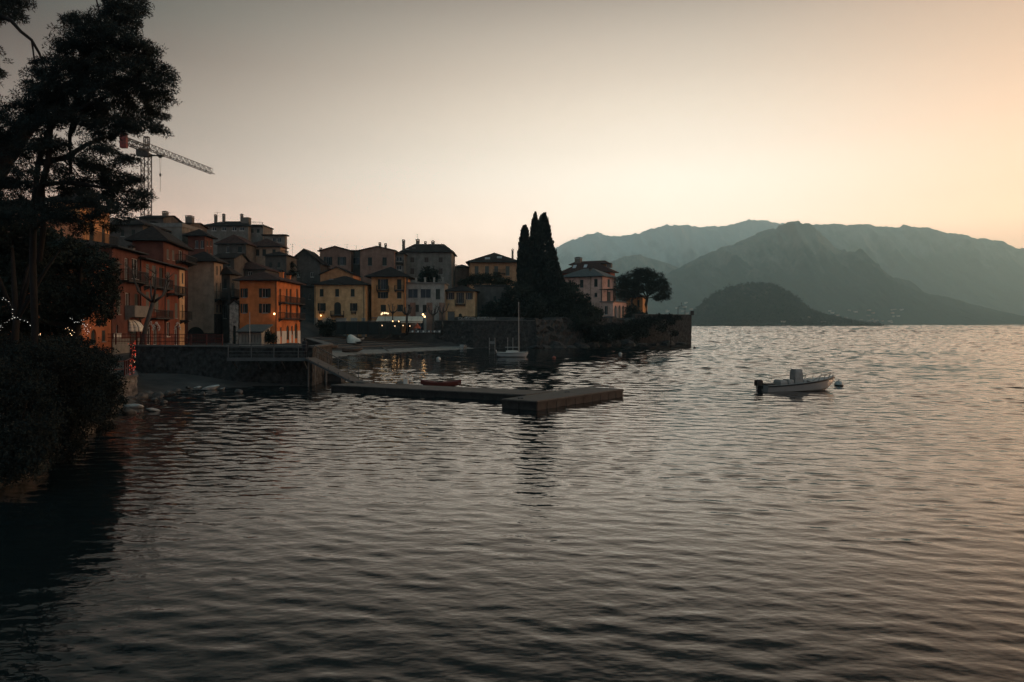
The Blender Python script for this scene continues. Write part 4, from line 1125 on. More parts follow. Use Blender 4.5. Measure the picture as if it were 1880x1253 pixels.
# service box and hook pole on the dock
sb = tag(empty('service_box', GX(741, 57.9, 0.5)), 'small white service box with a bent pole on the dock', 'box')
MB().box2((-0.45, -0.2, 0), (0.12, 0.2, 0.16)).build('base', M_trim, sb); MB().box2((0.02, -0.22, 0.005), (0.34, 0.2, 0.34)).build('cabinet', M_white, sb)
MB().tube([(0.0, 0.1, 0.1), (0.0, 0.1, 1.05), (-0.06, 0.1, 1.15), (-0.13, 0.1, 1.05)], 0.02, 6).build('pole', M_white, sb)

# ------------------------------------------------------------------ boats
def hull_sections(L, beam, sheer, keel, flare=0.75, n=22, transom=0.85, fine=2.2):
    """x along the boat, stern at 0; returns ring lists from keel to sheer on both sides"""
    S = []
    for i in range(n+1):
        t = i/n
        b = beam/2*(transom+(1-transom)*min(1, t*3.0)) * (1-max(0, (t-0.45)/0.55)**fine)
        b = max(b, 0.012)
        zs = sheer(t); zk = keel(t)
        x = L*t
        ch = b*flare
        S.append([(x, 0, zk), (x, ch*0.55, zk+(zs-zk)*0.12), (x, ch, zk+(zs-zk)*0.36), (x, b*0.97, zs-(zs-zk)*0.22), (x, b, zs)])
    return S
def build_hull(name, S, m, parent, deck_m=None, deck_in=0.0):
    V = []; Fc = []
    ring = []
    for s_ in S:
        pts = [Vector((p[0], -p[1], p[2])) for p in reversed(s_)]+[Vector(p) for p in s_[1:]]
        ring.append(len(V)); V += pts
    c = len(S[0])*2-1
    for i in range(len(S)-1):
        for k in range(c-1): Fc.append((ring[i]+k, ring[i+1]+k, ring[i+1]+k+1, ring[i]+k+1))
    Fc.append(tuple(ring[0]+k for k in range(c)))
    return link_mesh(name, V, Fc, m, parent, smooth=False)
def deck_sheet(S, i0, i1, inset, dz, mb, camber=0.0):
    for i in range(i0, i1):
        a, b = S[i][-1], S[i+1][-1]
        ka, kb = max(a[1]-inset, 0.005), max(b[1]-inset, 0.005)
        mb.quad((a[0], -ka, a[2]+dz), (b[0], -kb, b[2]+dz), (b[0], 0, b[2]+dz+camber), (a[0], 0, a[2]+dz+camber)); mb.quad((a[0], 0, a[2]+dz+camber), (b[0], 0, b[2]+dz+camber), (b[0], kb, b[2]+dz), (a[0], ka, a[2]+dz))
M_gel = mat('boat_gelcoat', (0.27, 0.265, 0.25), 0.35, var=0.12, spec=0.5)
M_gel2 = mat('boat_deck', (0.30, 0.29, 0.27), 0.6, var=0.2)
M_black = mat('black_plastic', (0.012, 0.012, 0.013), 0.5)
M_cover = mat('grey_canvas', (0.26, 0.24, 0.22), 0.9, var=0.25, scale=3)

mbt = tag(empty('motorboat', (18.75, 57.2, -0.02), R(13)), 'white open motorboat with outboard motor moored on the right', 'motorboat')
S = hull_sections(6.15, 2.1, lambda t: 0.48+0.55*t**1.5, lambda t: -0.25+(0.95*max(0, (t-0.72)/0.28)**2.0), 0.86, transom=0.86, fine=2.6)
hb = build_hull('hull', S, M_gel, mbt)
mb = MB()
for sg in (-1, 1): mb.tube([(s_[-1][0], sg*(s_[-1][1]+0.02), s_[-1][2]-0.06) for s_ in S], 0.055, 6)
mb.build('rub_rail', M_black, mbt)
mb = MB(); deck_sheet(S, 13, 22, 0.0, 0.01, mb, 0.05); mb.build('foredeck', M_gel2, mbt)
mb = MB(); deck_sheet(S, 0, 13, 0.14, -0.42, mb); mb.build('cockpit_floor', M_gel2, mbt)
mb = MB()
for i in range(0, 13):
    a, b = S[i][-1], S[i+1][-1]
    for sg in (-1, 1):
        mb.quad((a[0], sg*a[1], a[2]+0.012), (b[0], sg*b[1], b[2]+0.012), (b[0], sg*(b[1]-0.16), b[2]+0.012), (a[0], sg*(a[1]-0.16), a[2]+0.012))
        mb.quad((a[0], sg*(a[1]-0.16), a[2]+0.012), (b[0], sg*(b[1]-0.16), b[2]+0.012), (b[0], sg*(b[1]-0.16), b[2]-0.42), (a[0], sg*(a[1]-0.16), a[2]-0.42))
mb.build('gunwale', M_gel2, mbt)
def rounded(mb, c, sx, sy, sz, top=0.75, n=5):
    """box with a rounded, narrowing top"""
    cx, cy, cz = c
    prof = [(1, 0), (1, 0.6), (0.97, 0.8), (0.9, 0.93), (top, 1.0)]
    rings = []
    for k, z in prof:
        b = len(mb.v); m_ = 12
        for j in range(m_):
            a = 2*math.pi*(j+0.5)/m_; ca, sa = math.cos(a), math.sin(a)
            q = max(abs(ca), abs(sa)); e = (ca/q*0.75+ca*0.25, sa/q*0.75+sa*0.25)
            mb.v.append(Vector((cx+e[0]*sx/2*k, cy+e[1]*sy/2*k, cz+sz*z)))
        rings.append(b)
    for r0, r1 in zip(rings[:-1], rings[1:]):
        for j in range(12): mb.f.append((r0+j, r0+(j+1) % 12, r1+(j+1) % 12, r1+j))
    mb.f.append(tuple(rings[-1]+j for j in range(12)))
    return mb
rounded(MB(), (2.9, 0, 0.15), 0.72, 0.8, 1.48, 0.8).build('console_cover', M_cover, mbt)
rounded(MB(), (3.42, 0, 0.2), 0.32, 0.8, 0.68, 0.8).build('console_seat', M_gel2, mbt)
rounded(MB(), (2.2, 0, 0.15), 0.5, 0.95, 0.72, 0.85).build('helm_seat', M_cover, mbt)
rounded(MB(), (1.55, 0.0, 0.15), 0.62, 1.1, 0.66, 0.85).build('bench', M_cover, mbt)
rounded(MB(), (1.5, 0.0, 0.5), 0.5, 0.9, 0.35, 0.9).build('cushion', M_gel2, mbt)
ob = rounded(MB(), (-0.28, 0.0, 0.42), 0.55, 0.42, 0.46, 0.6).build('outboard_motor', M_black, mbt)
MB().box2((-0.30, -0.1, -0.7), (-0.1, 0.1, 0.42)).box2((-0.12, -0.16, 0.2), (0.02, 0.16, 0.5)).build('motor_leg', M_black, ob)
rounded(MB(), (0.45, 0.1, 0.12), 0.8, 1.5, 0.46, 0.9).build('stern_cover', M_black, mbt)
rlm = MB()
for sg in (-1, 1):
    top = []
    for i in (15, 17, 19, 21):
        s_ = S[i][-1]; p = Vector((s_[0], sg*max(s_[1]-0.06, 0.02), s_[2])); q = p+Vector((0.12, 0, 0.36 if i < 21 else 0.34))
        rlm.tube([p, q], 0.020, 5); top.append(q)
    top.insert(0, Vector((S[13][-1][0], sg*(S[13][-1][1]-0.06), S[13][-1][2]+0.05)))
    rlm.tube(top, 0.022, 5)
rlm.build('bow_rail', M_steel, mbt)
MB().tube([(6.1, 0, 1.0), (6.25, -0.15, 0.75), (6.4, -0.5, 0.4)], 0.015, 5).build('mooring_rope', M_trim2, mbt)

sbt = tag(empty('sailboat', GX(912.5, 116.5, -0.03), R(-3)), 'small white sailboat with bare mast moored off the beach', 'sailboat')
S = hull_sections(4.75, 1.75, lambda t: 0.72+0.12*abs(t-0.4), lambda t: -0.15+0.72*max(0, (t-0.9)/0.1)**1.2+0.25*max(0, 0.12-t)/0.12, 0.9, transom=0.7, fine=2.4)
build_hull('hull', S, M_gel, sbt)
mb = MB(); deck_sheet(S, 0, 22, 0.0, 0.01, mb, 0.06); mb.build('deck', M_white, sbt)
mb = MB()
for sg in (-1, 1): mb.tube([(s_[-1][0], sg*(s_[-1][1]+0.01), s_[-1][2]-0.03) for s_ in S], 0.04, 5)
mb.build('rub_rail', M_black, sbt)
rounded(MB(), (2.3, 0, 0.7), 1.9, 0.95, 0.34, 0.6).build('cabin', M_white, sbt)
MB().box2((1.9, -0.44, 0.82), (2.7, -0.40, 0.94)).build('cabin_window', M_glass, sbt)
MB().tube([(3.35, 0, 0.75), (3.3, 0, 8.45)], [0.06, 0.05], 8).build('mast', M_gel, sbt)
MB().tube([(3.3, 0, 1.55), (1.25, 0, 1.55)], 0.05, 6).build('boom', M_gel, sbt)
mb = MB()
for a in ((0.1, 0, 0.8), (4.7, 0, 0.85), (3.2, 0.75, 0.8), (3.2, -0.75, 0.8)): mb.tube([a, (3.3, 0, 8.3)], 0.012, 4)
mb.bar((3.3, -0.5, 4.6), (3.3, 0.5, 4.6), 0.03)
mb.build('rigging', M_steel, sbt)
MB().tube([(-0.05, -0.5, 0.75), (-0.15, -0.5, 1.1), (-0.15, 0.5, 1.1), (-0.05, 0.5, 0.75)], 0.04, 5).build('stern_rail', M_white, sbt)
MB().tube([(4.3, -0.3, 0.8), (4.6, -0.1, 1.15), (4.6, 0.1, 1.15), (4.3, 0.3, 0.8)], 0.02, 5).build('bow_rail', M_steel, sbt)

kyk = tag(empty('kayak', GX(772, 61.5, 0.02), R(-4)), 'red kayak floating behind the long dock', 'kayak')
S = hull_sections(3.3, 0.75, lambda t: 0.30+0.16*abs(2*t-1)**2, lambda t: -0.08+0.25*abs(2*t-1)**3, 0.8, transom=0.05, fine=2)
for i, s_ in enumerate(S):
    k = 1-abs(2*i/22-1)**2.2
    for j in range(5): s_[j] = (s_[j][0], max(0.36*k, 0.01)*[0, .5, .85, .97, 1][j], s_[j][2])
M_red = mat('red_plastic', (0.11, 0.024, 0.017), 0.5)
build_hull('hull', S, M_red, kyk); mb = MB(); deck_sheet(S, 0, 22, 0, 0.005, mb, 0.1); mb.build('deck', M_red, kyk)
MB().lathe([(0.26, 0.36), (0.3, 0.42), (0.22, 0.43), (0.2, 0.36)], (1.6, 0, 0), 14).build('cockpit_rim', M_black, kyk)

def buoy(px, py, rpx, label, m, group='mooring buoys'):
    Y = F*CH/(py+rpx*0.4-HZ); r = rpx/F*Y
    b = tag(empty('buoy', GX(px, Y, r*0.25)), label, 'buoy', group)
    n = 14
    up = [(r*math.sin(math.pi*k/n), -r*math.cos(math.pi*k/n)) for k in range(n//2, n+1)]
    lo = [(r*math.sin(math.pi*k/n), -r*math.cos(math.pi*k/n)) for k in range(0, n//2+1)]
    MB().lathe(lo, n=20).build('lower_shell', M_buoylow if rpx > 6 else m, b, smooth=True)
    MB().lathe(up, n=20).build('upper_shell', m, b, smooth=True)
    MB().lathe([(r*1.04, -0.03), (r*1.07, 0), (r*1.04, 0.03)], n=20).build('band', M_black if rpx > 6 else m, b)
    mb = MB().tube([(0, 0, r*0.98), (0, 0, r*1.12)], r*0.1, 8)
    for k in range(8):
        a0, a1 = math.pi*k/8, math.pi*(k+1)/8
        mb.bar((math.cos(a0)*r*0.22, 0, r*1.12+math.sin(a0)*r*0.22), (math.cos(a1)*r*0.22, 0, r*1.12+math.sin(a1)*r*0.22), r*0.07)
    mb.build('ring', M_steel, b)
    return b
M_buoy = mat('white_buoy', (0.36, 0.35, 0.32), 0.5, var=0.2, scale=4); M_buoylow = mat('dark_lower_buoy', (0.05, 0.05, 0.045), 0.8); M_buoyd = mat('dark_buoy', (0.04, 0.035, 0.033), 0.7); M_buoyr = mat('rust_buoy', (0.20, 0.06, 0.04), 0.7)  # large buoy gets a darker tone on its lower shell
buoy(1540, 706, 8, 'big grey white buoy at the bow of the motorboat', M_buoy)
buoy(805, 659, 4.2, 'white buoy between the beach and the long dock', M_buoy)
buoy(1139, 650, 3.2, 'small white buoy in front of the headland', M_buoy)
buoy(1017, 657, 3.6, 'dull rust red buoy right of the sailboat', M_buoyr)
b = buoy(1275, 639, 2.6, 'dark buoy off the tip of the headland', M_buoyd)

# ------------------------------------------------------------------ tower crane on the hill
def lattice(mb, a, b, w, n, tri=False, r=0.05, wz=None):
    a, b = Vector(a), Vector(b); d = (b-a).normalized()
    sx = d.cross(Vector((0, 0, 1)))
    if sx.length < 0.1: sx = Vector((1, 0, 0))
    sx.normalize(); sy = sx.cross(d).normalized(); wz = wz or w
    cs = [sx*(-w/2), sx*(w/2), sy*wz] if tri else [sx*(-w/2)-sy*(w/2), sx*(w/2)-sy*(w/2), sx*(w/2)+sy*(w/2), sx*(-w/2)+sy*(w/2)]
    for c in cs: mb.bar(a+c, b+c, r*1.8)
    m = len(cs)
    for k in range(n):
        p, q = a.lerp(b, k/n), a.lerp(b, (k+1)/n)
        for i in range(m):
            j = (i+1) % m
            mb.bar(p+cs[i], p+cs[j], r); mb.bar(*((p+cs[i], q+cs[j]) if k % 2 else (p+cs[j], q+cs[i])), r)
M_crane = mat('crane_paint', (0.055, 0.05, 0.045), 0.7); M_cranered = mat('crane_red', (0.16, 0.03, 0.025), 0.7)
cb = GX(268.5, 165)
cz = ground_z(cb.x, cb.y)
cr = tag(empty('tower_crane', (cb.x, cb.y, cz)), 'lattice tower crane rising behind the hill houses', 'crane')
H_ = 41.3-cz
mb = MB(); lattice(mb, (0, 0, 0), (0, 0, H_), 1.55, 16, r=0.09); mb.build('mast', M_crane, cr)
MB().box2((-0.9, -0.9, H_), (0.9, 0.9, H_+0.7)).tube([(0, 0, H_+0.7), (0, 0, H_+1.6)], 0.55, 10).build('slewing_ring', M_crane, cr)
mb = MB().box2((0.75, -0.6, H_+0.2), (2.2, 0.6, H_+0.3)); 
for y in (-0.6, 0.6): mb.bar((0.75, y, H_+1.1), (2.2, y, H_+1.1), 0.05); mb.bar((2.2, y, H_+0.3), (2.2, y, H_+1.1), 0.05)
mb.build('platform', M_crane, cr)
jd = Vector((3.4, 27, 0)).normalized(); zj = H_+1.7
mb = MB(); lattice(mb, Vector((0, 0, zj))-jd*0.5, Vector((0, 0, zj))+jd*28, 1.1, 22, tri=True, r=0.06, wz=1.35); mb.build('jib', M_crane, cr)
mb = MB(); lattice(mb, Vector((0, 0, zj)), Vector((0, 0, zj))-jd*8.2, 1.2, 6, r=0.09); mb.build('counter_jib', M_crane, cr)
c = Vector((0, 0, zj))-jd*7.7
MB().box((c.x, c.y, zj-0.4), (1.3, 0.9, 2.4)).box((c.x, c.y, zj+1.1), (1.2, 0.8, 0.6)).build('counterweight', M_cranered, cr)
mb = MB(); lattice(mb, (0, 0, zj), (0.1, 0, zj+2.4), 0.9, 3, r=0.07); mb.box((0.1, 0, zj+2.5), (1.0, 0.8, 0.25)); mb.build('tower_head', M_crane, cr)
MB().box2((-1.9, -0.7, H_+0.1), (-0.85, 0.5, H_+1.6)).build('cab', M_crane, cr)
tp = Vector((0, 0, zj-0.35))+jd*5.2
tr = MB().box((tp.x, tp.y, tp.z), (1.3, 1.2, 0.35)).box((tp.x, tp.y, tp.z-0.3), (0.5, 0.5, 0.4)).build('trolley', M_crane, cr)
MB().bar((tp.x-0.2, tp.y, tp.z), (tp.x-0.05, tp.y, tp.z-4.2), 0.03).bar((tp.x+0.2, tp.y, tp.z), (tp.x+0.05, tp.y, tp.z-4.2), 0.03).bar((tp.x, tp.y, tp.z-4.2), (tp.x, tp.y, tp.z-8), 0.06).box((tp.x, tp.y, tp.z-4.3), (0.3, 0.3, 0.6)).build('hook_rope', M_crane, tr)
# ------------------------------------------------------------------ foliage
def mat_leaf(name, c1, c2, sc_=0.6):
    return mat(name, c1, 0.9, col2=c2, scale=sc_, spec=0.1)
M_pine = mat_leaf('pine_needles', (0.024, 0.034, 0.032), (0.010, 0.016, 0.016))
M_leafd = mat_leaf('dark_leaves', (0.026, 0.036, 0.030), (0.009, 0.014, 0.013))
M_cyp = mat_leaf('cypress_scales', (0.020, 0.028, 0.025), (0.008, 0.012, 0.012))
M_shrub = mat_leaf('shrub_leaves', (0.019, 0.025, 0.023), (0.007, 0.011, 0.011))
M_hedge = mat_leaf('hedge_leaves', (0.042, 0.044, 0.030), (0.013, 0.016, 0.012))
M_bark = mat('bark', (0.015, 0.013, 0.012), 0.95, col2=(0.006, 0.006, 0.006), scale=5, stretch=(1, 1, 0.25), bump=0.03, bscale=10)
M_bark2 = mat('grey_bark', (0.075, 0.068, 0.060), 0.95, col2=(0.03, 0.028, 0.026), scale=5, stretch=(1, 1, 0.3), bump=0.02, bscale=10)

def leaf_quads(cent, size, rng, flat=0.0, elong=1.8):
    """one small random quad per centre"""
    n = len(cent)
    a = rng.normal(size=(n, 3)); a[:, 2] *= (1-flat); a /= np.linalg.norm(a, axis=1)[:, None]
    b = rng.normal(size=(n, 3)); b -= a*(a*b).sum(1)[:, None]; b /= np.linalg.norm(b, axis=1)[:, None]
    s = size*(0.6+0.8*rng.rand(n))[:, None]
    A, B = a*s*elong/2, b*s/2
    V = np.stack([cent-A, cent-B*0.9+A*0.1, cent+A, cent+B*0.9+A*0.1], 1).reshape(-1, 3)
    return V, np.arange(n*4).reshape(n, 4)
def blob_points(blobs, per, rng, shell=0.55):
    """points in ellipsoid blobs (x, y, z, rx, ry, rz), thicker towards the skin, broken into sub-clumps"""
    out = []
    for (x, y, z, rx, ry, rz) in blobs:
        vol = max(rx, 0.2)*max(rz, 0.2)
        nc = max(5, int(per*vol))
        d = rng.normal(size=(nc, 3)); d /= np.linalg.norm(d, axis=1)[:, None]
        r = (shell+(1-shell)*rng.rand(nc)**0.7)*(0.82+0.36*rng.rand(nc))
        out.append(np.array([x, y, z])+d*r[:, None]*np.array([rx, ry, rz]))
    return np.vstack(out)
def puffs(cent, k, rad, leaf, rng, squash=0.7, elong=3.0):
    """needle or leaf tufts: k quads spread round each centre"""
    n = len(cent)
    d = rng.normal(size=(n, k, 3)); d /= np.linalg.norm(d, axis=2)[:, :, None]
    rr_ = rad*(0.25+0.75*rng.rand(n, k)**0.6)*(0.65+0.7*rng.rand(n, 1))
    P_ = cent[:, None, :]+d*rr_[:, :, None]*np.array([1, 1, squash])
    P_ = P_.reshape(-1, 3); dd = d.reshape(-1, 3)+0.5*rng.normal(size=(n*k, 3)); dd /= np.linalg.norm(dd, axis=1)[:, None]
    b = rng.normal(size=(n*k, 3)); b -= dd*(dd*b).sum(1)[:, None]; b /= np.linalg.norm(b, axis=1)[:, None]
    s = (leaf*(0.7+0.6*rng.rand(n*k)))[:, None]
    A, B = dd*s*elong/2, b*s/2
    V = np.stack([P_-A*0.8, P_-B, P_+A, P_+B], 1).reshape(-1, 3)
    return V, np.arange(len(P_)*4).reshape(-1, 4)
def plant(name, label, cat, base, crownV, crownF, leafmat, trunks=(), bark=None, group=None, crown='crown'):
    base = Vector(base)
    root = tag(empty(name, base), label, cat, group)
    if len(trunks):
        for k, (pts, rad) in enumerate(trunks):
            nm = 'trunk' if k == 0 else 'limb'
            MB().tube([Vector(p)-base for p in pts], rad, 8 if rad[0] > 0.04 else 5).build(nm, bark or M_bark, root, smooth=True)
    link_mesh(crown, crownV-np.array(base), crownF, leafmat, root)
    return root
def pxblobs(lst, Y, jit, rng, sq=1.0, depth=1.0):
    """silhouette discs (px, py, rx, ry) at distance Y with depth jitter"""
    out = []
    for (px, py, rx, ry) in lst:
        yy = Y+jit*(rng.rand()*2-1)
        p = P(px, py, yy); k = yy/F
        out.append((p.x, p.y, p.z, rx*k, max(rx, ry)*k*depth, ry*k*sq))
    return out

# ---- tall pine in front of the town, upper left
rng = np.random.RandomState(3)
PINE = [(215,-8,38,24),(245,8,30,22),(222,20,42,26),(205,38,36,22),(150,48,30,24),(134,38,16,16),(180,52,34,24),(240,40,20,18),(225,66,45,26),(170,80,46,30),(120,72,22,16),(112,90,14,12),(200,98,52,30),(250,92,40,24),(150,112,48,30),(278,100,18,14),(225,128,54,30),(180,140,50,30),(278,128,34,22),(300,142,26,16),(130,138,44,30),(95,128,30,20),(245,158,50,26),(285,165,32,20),(80,152,36,26),(55,160,20,14),(110,170,50,34),(195,178,50,26),(300,182,18,16),(262,192,40,22),(150,198,52,30),(215,212,46,24),(290,205,18,14),(80,195,46,30),(45,190,18,12),(240,228,40,18),(275,228,26,15),(293,238,14,10),(185,236,40,20),(60,228,40,24),(20,215,36,26),(5,250,30,20),(120,226,40,22),(248,238,16,8),(198,262,20,12),(222,242,20,10),
 (30,290,26,14),(75,275,30,12),(110,262,28,12),(140,292,26,12),(165,275,24,14),(200,288,26,16),(225,296,18,10),(240,294,10,7),(195,312,24,14),(215,325,20,12),(175,330,26,14),(150,345,28,14),(205,345,26,14),(235,330,20,8),(252,328,10,6),(225,355,36,14),(262,356,16,8),(190,365,34,14),(240,374,28,10),(252,380,12,7),(205,385,30,12),(160,372,30,12),(110,350,30,12),(80,330,24,10),(55,345,24,12),(20,330,28,16),(10,370,30,18),(120,315,24,10),(95,300,20,9),(50,312,20,9),(230,400,14,8),(180,395,20,10),(30,400,40,20),(90,400,40,16),(140,400,34,14),(60,380,40,14),(110,375,34,12),(30,345,34,14),(160,300,30,12),(130,330,30,12),(95,270,30,12),(60,265,30,12),(20,265,34,16),(180,310,26,12),(215,340,24,10),(170,362,34,10),(0,320,30,24),(205,418,16,8),(150,418,24,10)]
TUFTS = pxblobs(PINE, 26, 1.6, rng, 1.0, 1.2)
c = blob_points(TUFTS, 112, rng, 0.35)
V, Fq = puffs(c, 84, 0.25, 0.026, rng, 0.6, 5.0)
def pl(*a): return [P(x, y, Y) for x, y, Y in a]
trunks = [(pl((66,760,27),(64,600,27),(60,480,26.6),(62,380,26.2),(70,300,26),(96,220,26),(140,140,26),(190,70,26),(225,0,26.2)), [0.13,0.12,0.11,0.10,0.09,0.085,0.07,0.05,0.03]),
 (pl((62,400,26.2),(88,300,25.4),(95,220,25.2),(120,150,25.6)), [0.12,0.10,0.08,0.04]),
 (pl((72,480,26.4),(80,420,26.2),(78,340,26),(88,280,26.3)), [0.10,0.09,0.08,0.05]),
 (pl((70,300,26),(120,290,26.4),(160,265,26.8),(230,240,27)), [0.11,0.09,0.07,0.03]),
 (pl((96,220,26),(150,200,25.4),(220,165,25),(290,140,25)), [0.10,0.08,0.06,0.03]),
 (pl((66,340,26.1),(130,335,26),(190,345,26),(255,355,26)), [0.09,0.07,0.05,0.02]),
 (pl((62,420,26.3),(110,385,26.2),(160,378,26.2),(240,382,26)), [0.08,0.06,0.05,0.02]),
 (pl((130,320,26.4),(128,250,26.4),(140,190,26.2),(170,120,26)), [0.07,0.07,0.06,0.03]),
 (pl((110,290,26.4),(135,310,26.2),(150,330,26.1)), [0.03,0.025,0.015]),
 (pl((128,250,26.4),(180,150,25.6),(235,60,25.6)), [0.06,0.05,0.02]),
 (pl((190,70,26),(182,20,26),(172,-20,26)), [0.05,0.03,0.02]), (pl((196,60,26),(192,10,26),(184,-25,26)), [0.04,0.03,0.02])]
plant('pine_tree', 'tall dark pine rising in front of the town at the upper left', 'pine tree', pl((66,760,27))[0], V, Fq, M_pine, trunks)
# nearer leaning pine whose thick trunk and drooping branch frame the corner
rng = np.random.RandomState(8)
P2 = [(-30,-20,60,40),(10,-8,40,26),(45,4,18,12),(15,22,26,14),(35,30,12,8),(-30,30,40,24),(-60,120,60,60),(-40,230,40,40),(-10,215,24,14)]
c = blob_points(pxblobs(P2, 29, 1.0, rng), 150, rng, 0.35)
V, Fq = puffs(c, 46, 0.22, 0.028, rng, 0.75, 5.0)
trunks = [(pl((-90,620,30),(-60,420,29.6),(-5,300,29.3),(45,235,29),(95,185,29),(150,140,29),(190,110,29)), [0.60,0.55,0.46,0.34,0.22,0.12,0.05]),
 (pl((-20,20,28),(20,38,28),(38,58,28),(58,74,28),(72,98,28),(84,125,28.2)), [0.10,0.07,0.06,0.055,0.045,0.02]),
 (pl((58,74,28),(61,95,28),(66,138,28)), [0.04,0.03,0.018]), (pl((76,105,28),(88,112,28),(93,124,28)), [0.028,0.02,0.012]),
 (pl((-60,420,29.6),(-80,200,29),(-60,40,28.5),(-20,20,28)), [0.3,0.24,0.18,0.10])]
plant('pine_tree', 'thick leaning pine with a bare drooping branch in the top left corner', 'pine tree', pl((-90,620,30))[0], V, Fq, M_pine, trunks)

# ---- dense evergreens below the pine
def leafy(name, label, cat, blobs, Y, jit, seed, per, leaf, lm, base_px, group=None, trunk_r=0.2, elong=1.7, shell=0.5, clump=7, crad=None, depth=1.0, trunk=True):
    rng = np.random.RandomState(seed)
    bl = pxblobs(blobs, Y, jit, rng, depth=depth)
    c = blob_points(bl, per, rng, shell)
    V, Fq = puffs(c, clump, crad or leaf*2.2, leaf, rng, 0.8, elong)
    b = Vector(base_px) if len(base_px) == 3 else GX(base_px[0], Y, 0)
    tr = []
    if trunk:
        top = max(bl, key=lambda q: q[2]); b2 = Vector((top[0], top[1], top[2]))
        m1 = b.lerp(b2, 0.45)+Vector((0.2, 0.1, 0))
        tr = [([b, m1, b2], [trunk_r, trunk_r*0.7, trunk_r*0.25])]
        for q in bl[::max(1, len(bl)//5)]: tr.append(([m1, m1.lerp(Vector(q[:3]), 0.6)+Vector((0, 0, 0.2)), Vector(q[:3])], [trunk_r*0.5, trunk_r*0.35, trunk_r*0.1]))
    return plant(name, label, cat, b, V, Fq, lm, tr, group=group)
leafy('evergreen_tree', 'dense dark evergreen tree standing before the promenade houses', 'tree', [(60,470,80,40),(150,470,50,26),(120,520,80,50),(190,500,26,34),(200,540,18,34),(60,540,80,50),(165,560,36,34),(195,575,14,14),(20,500,60,60),(120,575,40,22),(-40,520,60,70),(60,585,60,26),(-20,590,50,30),(185,590,10,8),(30,610,50,22),(90,608,40,20),(130,600,18,24)], 46, 2.0, 21, 230, 0.10, M_leafd, GX(120, 46, 1.5), trunk_r=0.3, clump=9, shell=0.3)
leafy('evergreen_tree', 'dark round evergreen at the far left edge under the pines', 'tree', [(20,420,50,34),(80,430,40,22),(-40,430,60,50),(60,460,60,26),(120,446,26,14)], 38, 1.5, 22, 230, 0.10, M_leafd, GX(20, 38, 1.5), trunk_r=0.22, clump=9, shell=0.3)
SB = [('low dark shrub mass at the near left water edge', [(10,820,70,50),(50,775,60,50),(0,730,70,60),(30,700,60,40),(72,800,34,50),(40,850,40,30),(85,760,26,30),(66,850,20,34),(10,870,40,24),(92,820,10,22),(60,720,40,20)], 23.5, 31),
      ('dark bushy shrub leaning over the water below the fairy lights', [(90,700,60,60),(130,668,60,30),(135,740,46,50),(95,775,46,44),(165,705,40,34),(120,810,30,34),(70,655,60,30),(150,770,30,34),(108,850,24,30),(140,820,16,26),(175,740,22,30),(100,640,16,10),(40,640,18,10)], 27.5, 32),
      ('tangled shrub with thin branches nearest the pier corner', [(180,695,30,34),(200,722,28,34),(172,745,34,34),(212,705,16,18),(158,775,34,30),(195,758,24,24),(130,800,24,24),(60,645,80,20),(150,648,40,16),(180,800,22,26),(205,790,12,16),(160,830,18,16),(225,735,8,10),(186,660,14,10),(120,632,16,8)], 36, 33),
      ('dark hedge of shrubs along the bank under the fairy light arch', [(20,640,60,28),(100,638,50,22),(-30,660,60,40),(180,655,36,18),(60,628,60,10),(140,628,36,10),(205,668,14,10)], 42, 34)]
for lab, bl, Y, sd in SB:
    b = GX(bl[0][0], Y, 0.4)
    leafy('shrub', lab, 'shrub', bl, Y, 1.2, sd, 560 if Y < 30 else 330, 0.055 if Y < 30 else 0.075, M_shrub, (b.x, b.y, 0.4), group='shrubs on the left bank', trunk_r=0.05, clump=9, shell=0.2, crad=0.2)

# ---- bare trees
def bare_tree(name, label, base, top, arms, seed, r=0.16, group=None, knob=0.14, twigs=6):
    rng = random.Random(seed)
    base = Vector(base); top = Vector(top)
    root = tag(empty(name, base), label, 'tree', group)
    t = top-base
    MB().tube([(0, 0, -0.3), t*0.5+Vector((rng.uniform(-.1, .1), 0, 0)), t], [r*1.15, r*0.9, r*0.85], 9).build('trunk', M_bark2, root, smooth=True)
    for k in range(arms):
        a = 6.28*k/arms+rng.uniform(-.3, .3); ln = rng.uniform(0.9, 1.5)*(1.6 if knob == 0 else 1)
        e1 = t+Vector((math.cos(a)*ln*0.6, math.sin(a)*ln*0.6, ln*0.45)); e2 = t+Vector((math.cos(a)*ln*0.85, math.sin(a)*ln*0.85, ln*rng.uniform(1.0, 1.5)))
        mb = MB().tube([t, e1, e2], [r*0.6, r*0.45, r*0.42 if knob else r*0.2], 7)
        for q in range(twigs):
            d = Vector((rng.gauss(0, .5), rng.gauss(0, .5), rng.uniform(.3, 1))).normalized()
            mb.tube([e2, e2+d*rng.uniform(.3, .8)*(1 if knob else 1.6)], [r*0.14, r*0.05], 4)
        mb.build('limb', M_bark2, root, smooth=True)
    return root
Z = 3.0
for i, (px, Y, yb, yt, r, n, lab) in enumerate([(747, 156, 612, 579, 0.34, 6, 'stout pollarded plane tree with knobby arms in front of the awning'), (721, 158, 608, 576, 0.2, 5, 'slim pollarded tree beside the glowing globe lamp'), (795, 157, 612, 580, 0.26, 6, 'bare pollarded tree before the grey flat roofed house'), (812, 157, 612, 576, 0.22, 5, 'bare pollarded tree nearest the small ochre house')]):
    bare_tree('pollarded_tree', lab, GX(px, Y, CH+(HZ-yb)/F*Y), P(px, yt, Y), n, 60+i, r, 'pollarded trees on the square')
bare_tree('leaning_tree', 'dark bare tree leaning across the red houses on the promenade', P(259, 634, 69), P(281, 556, 69.5), 6, 71, 0.22, None, 0, 8)

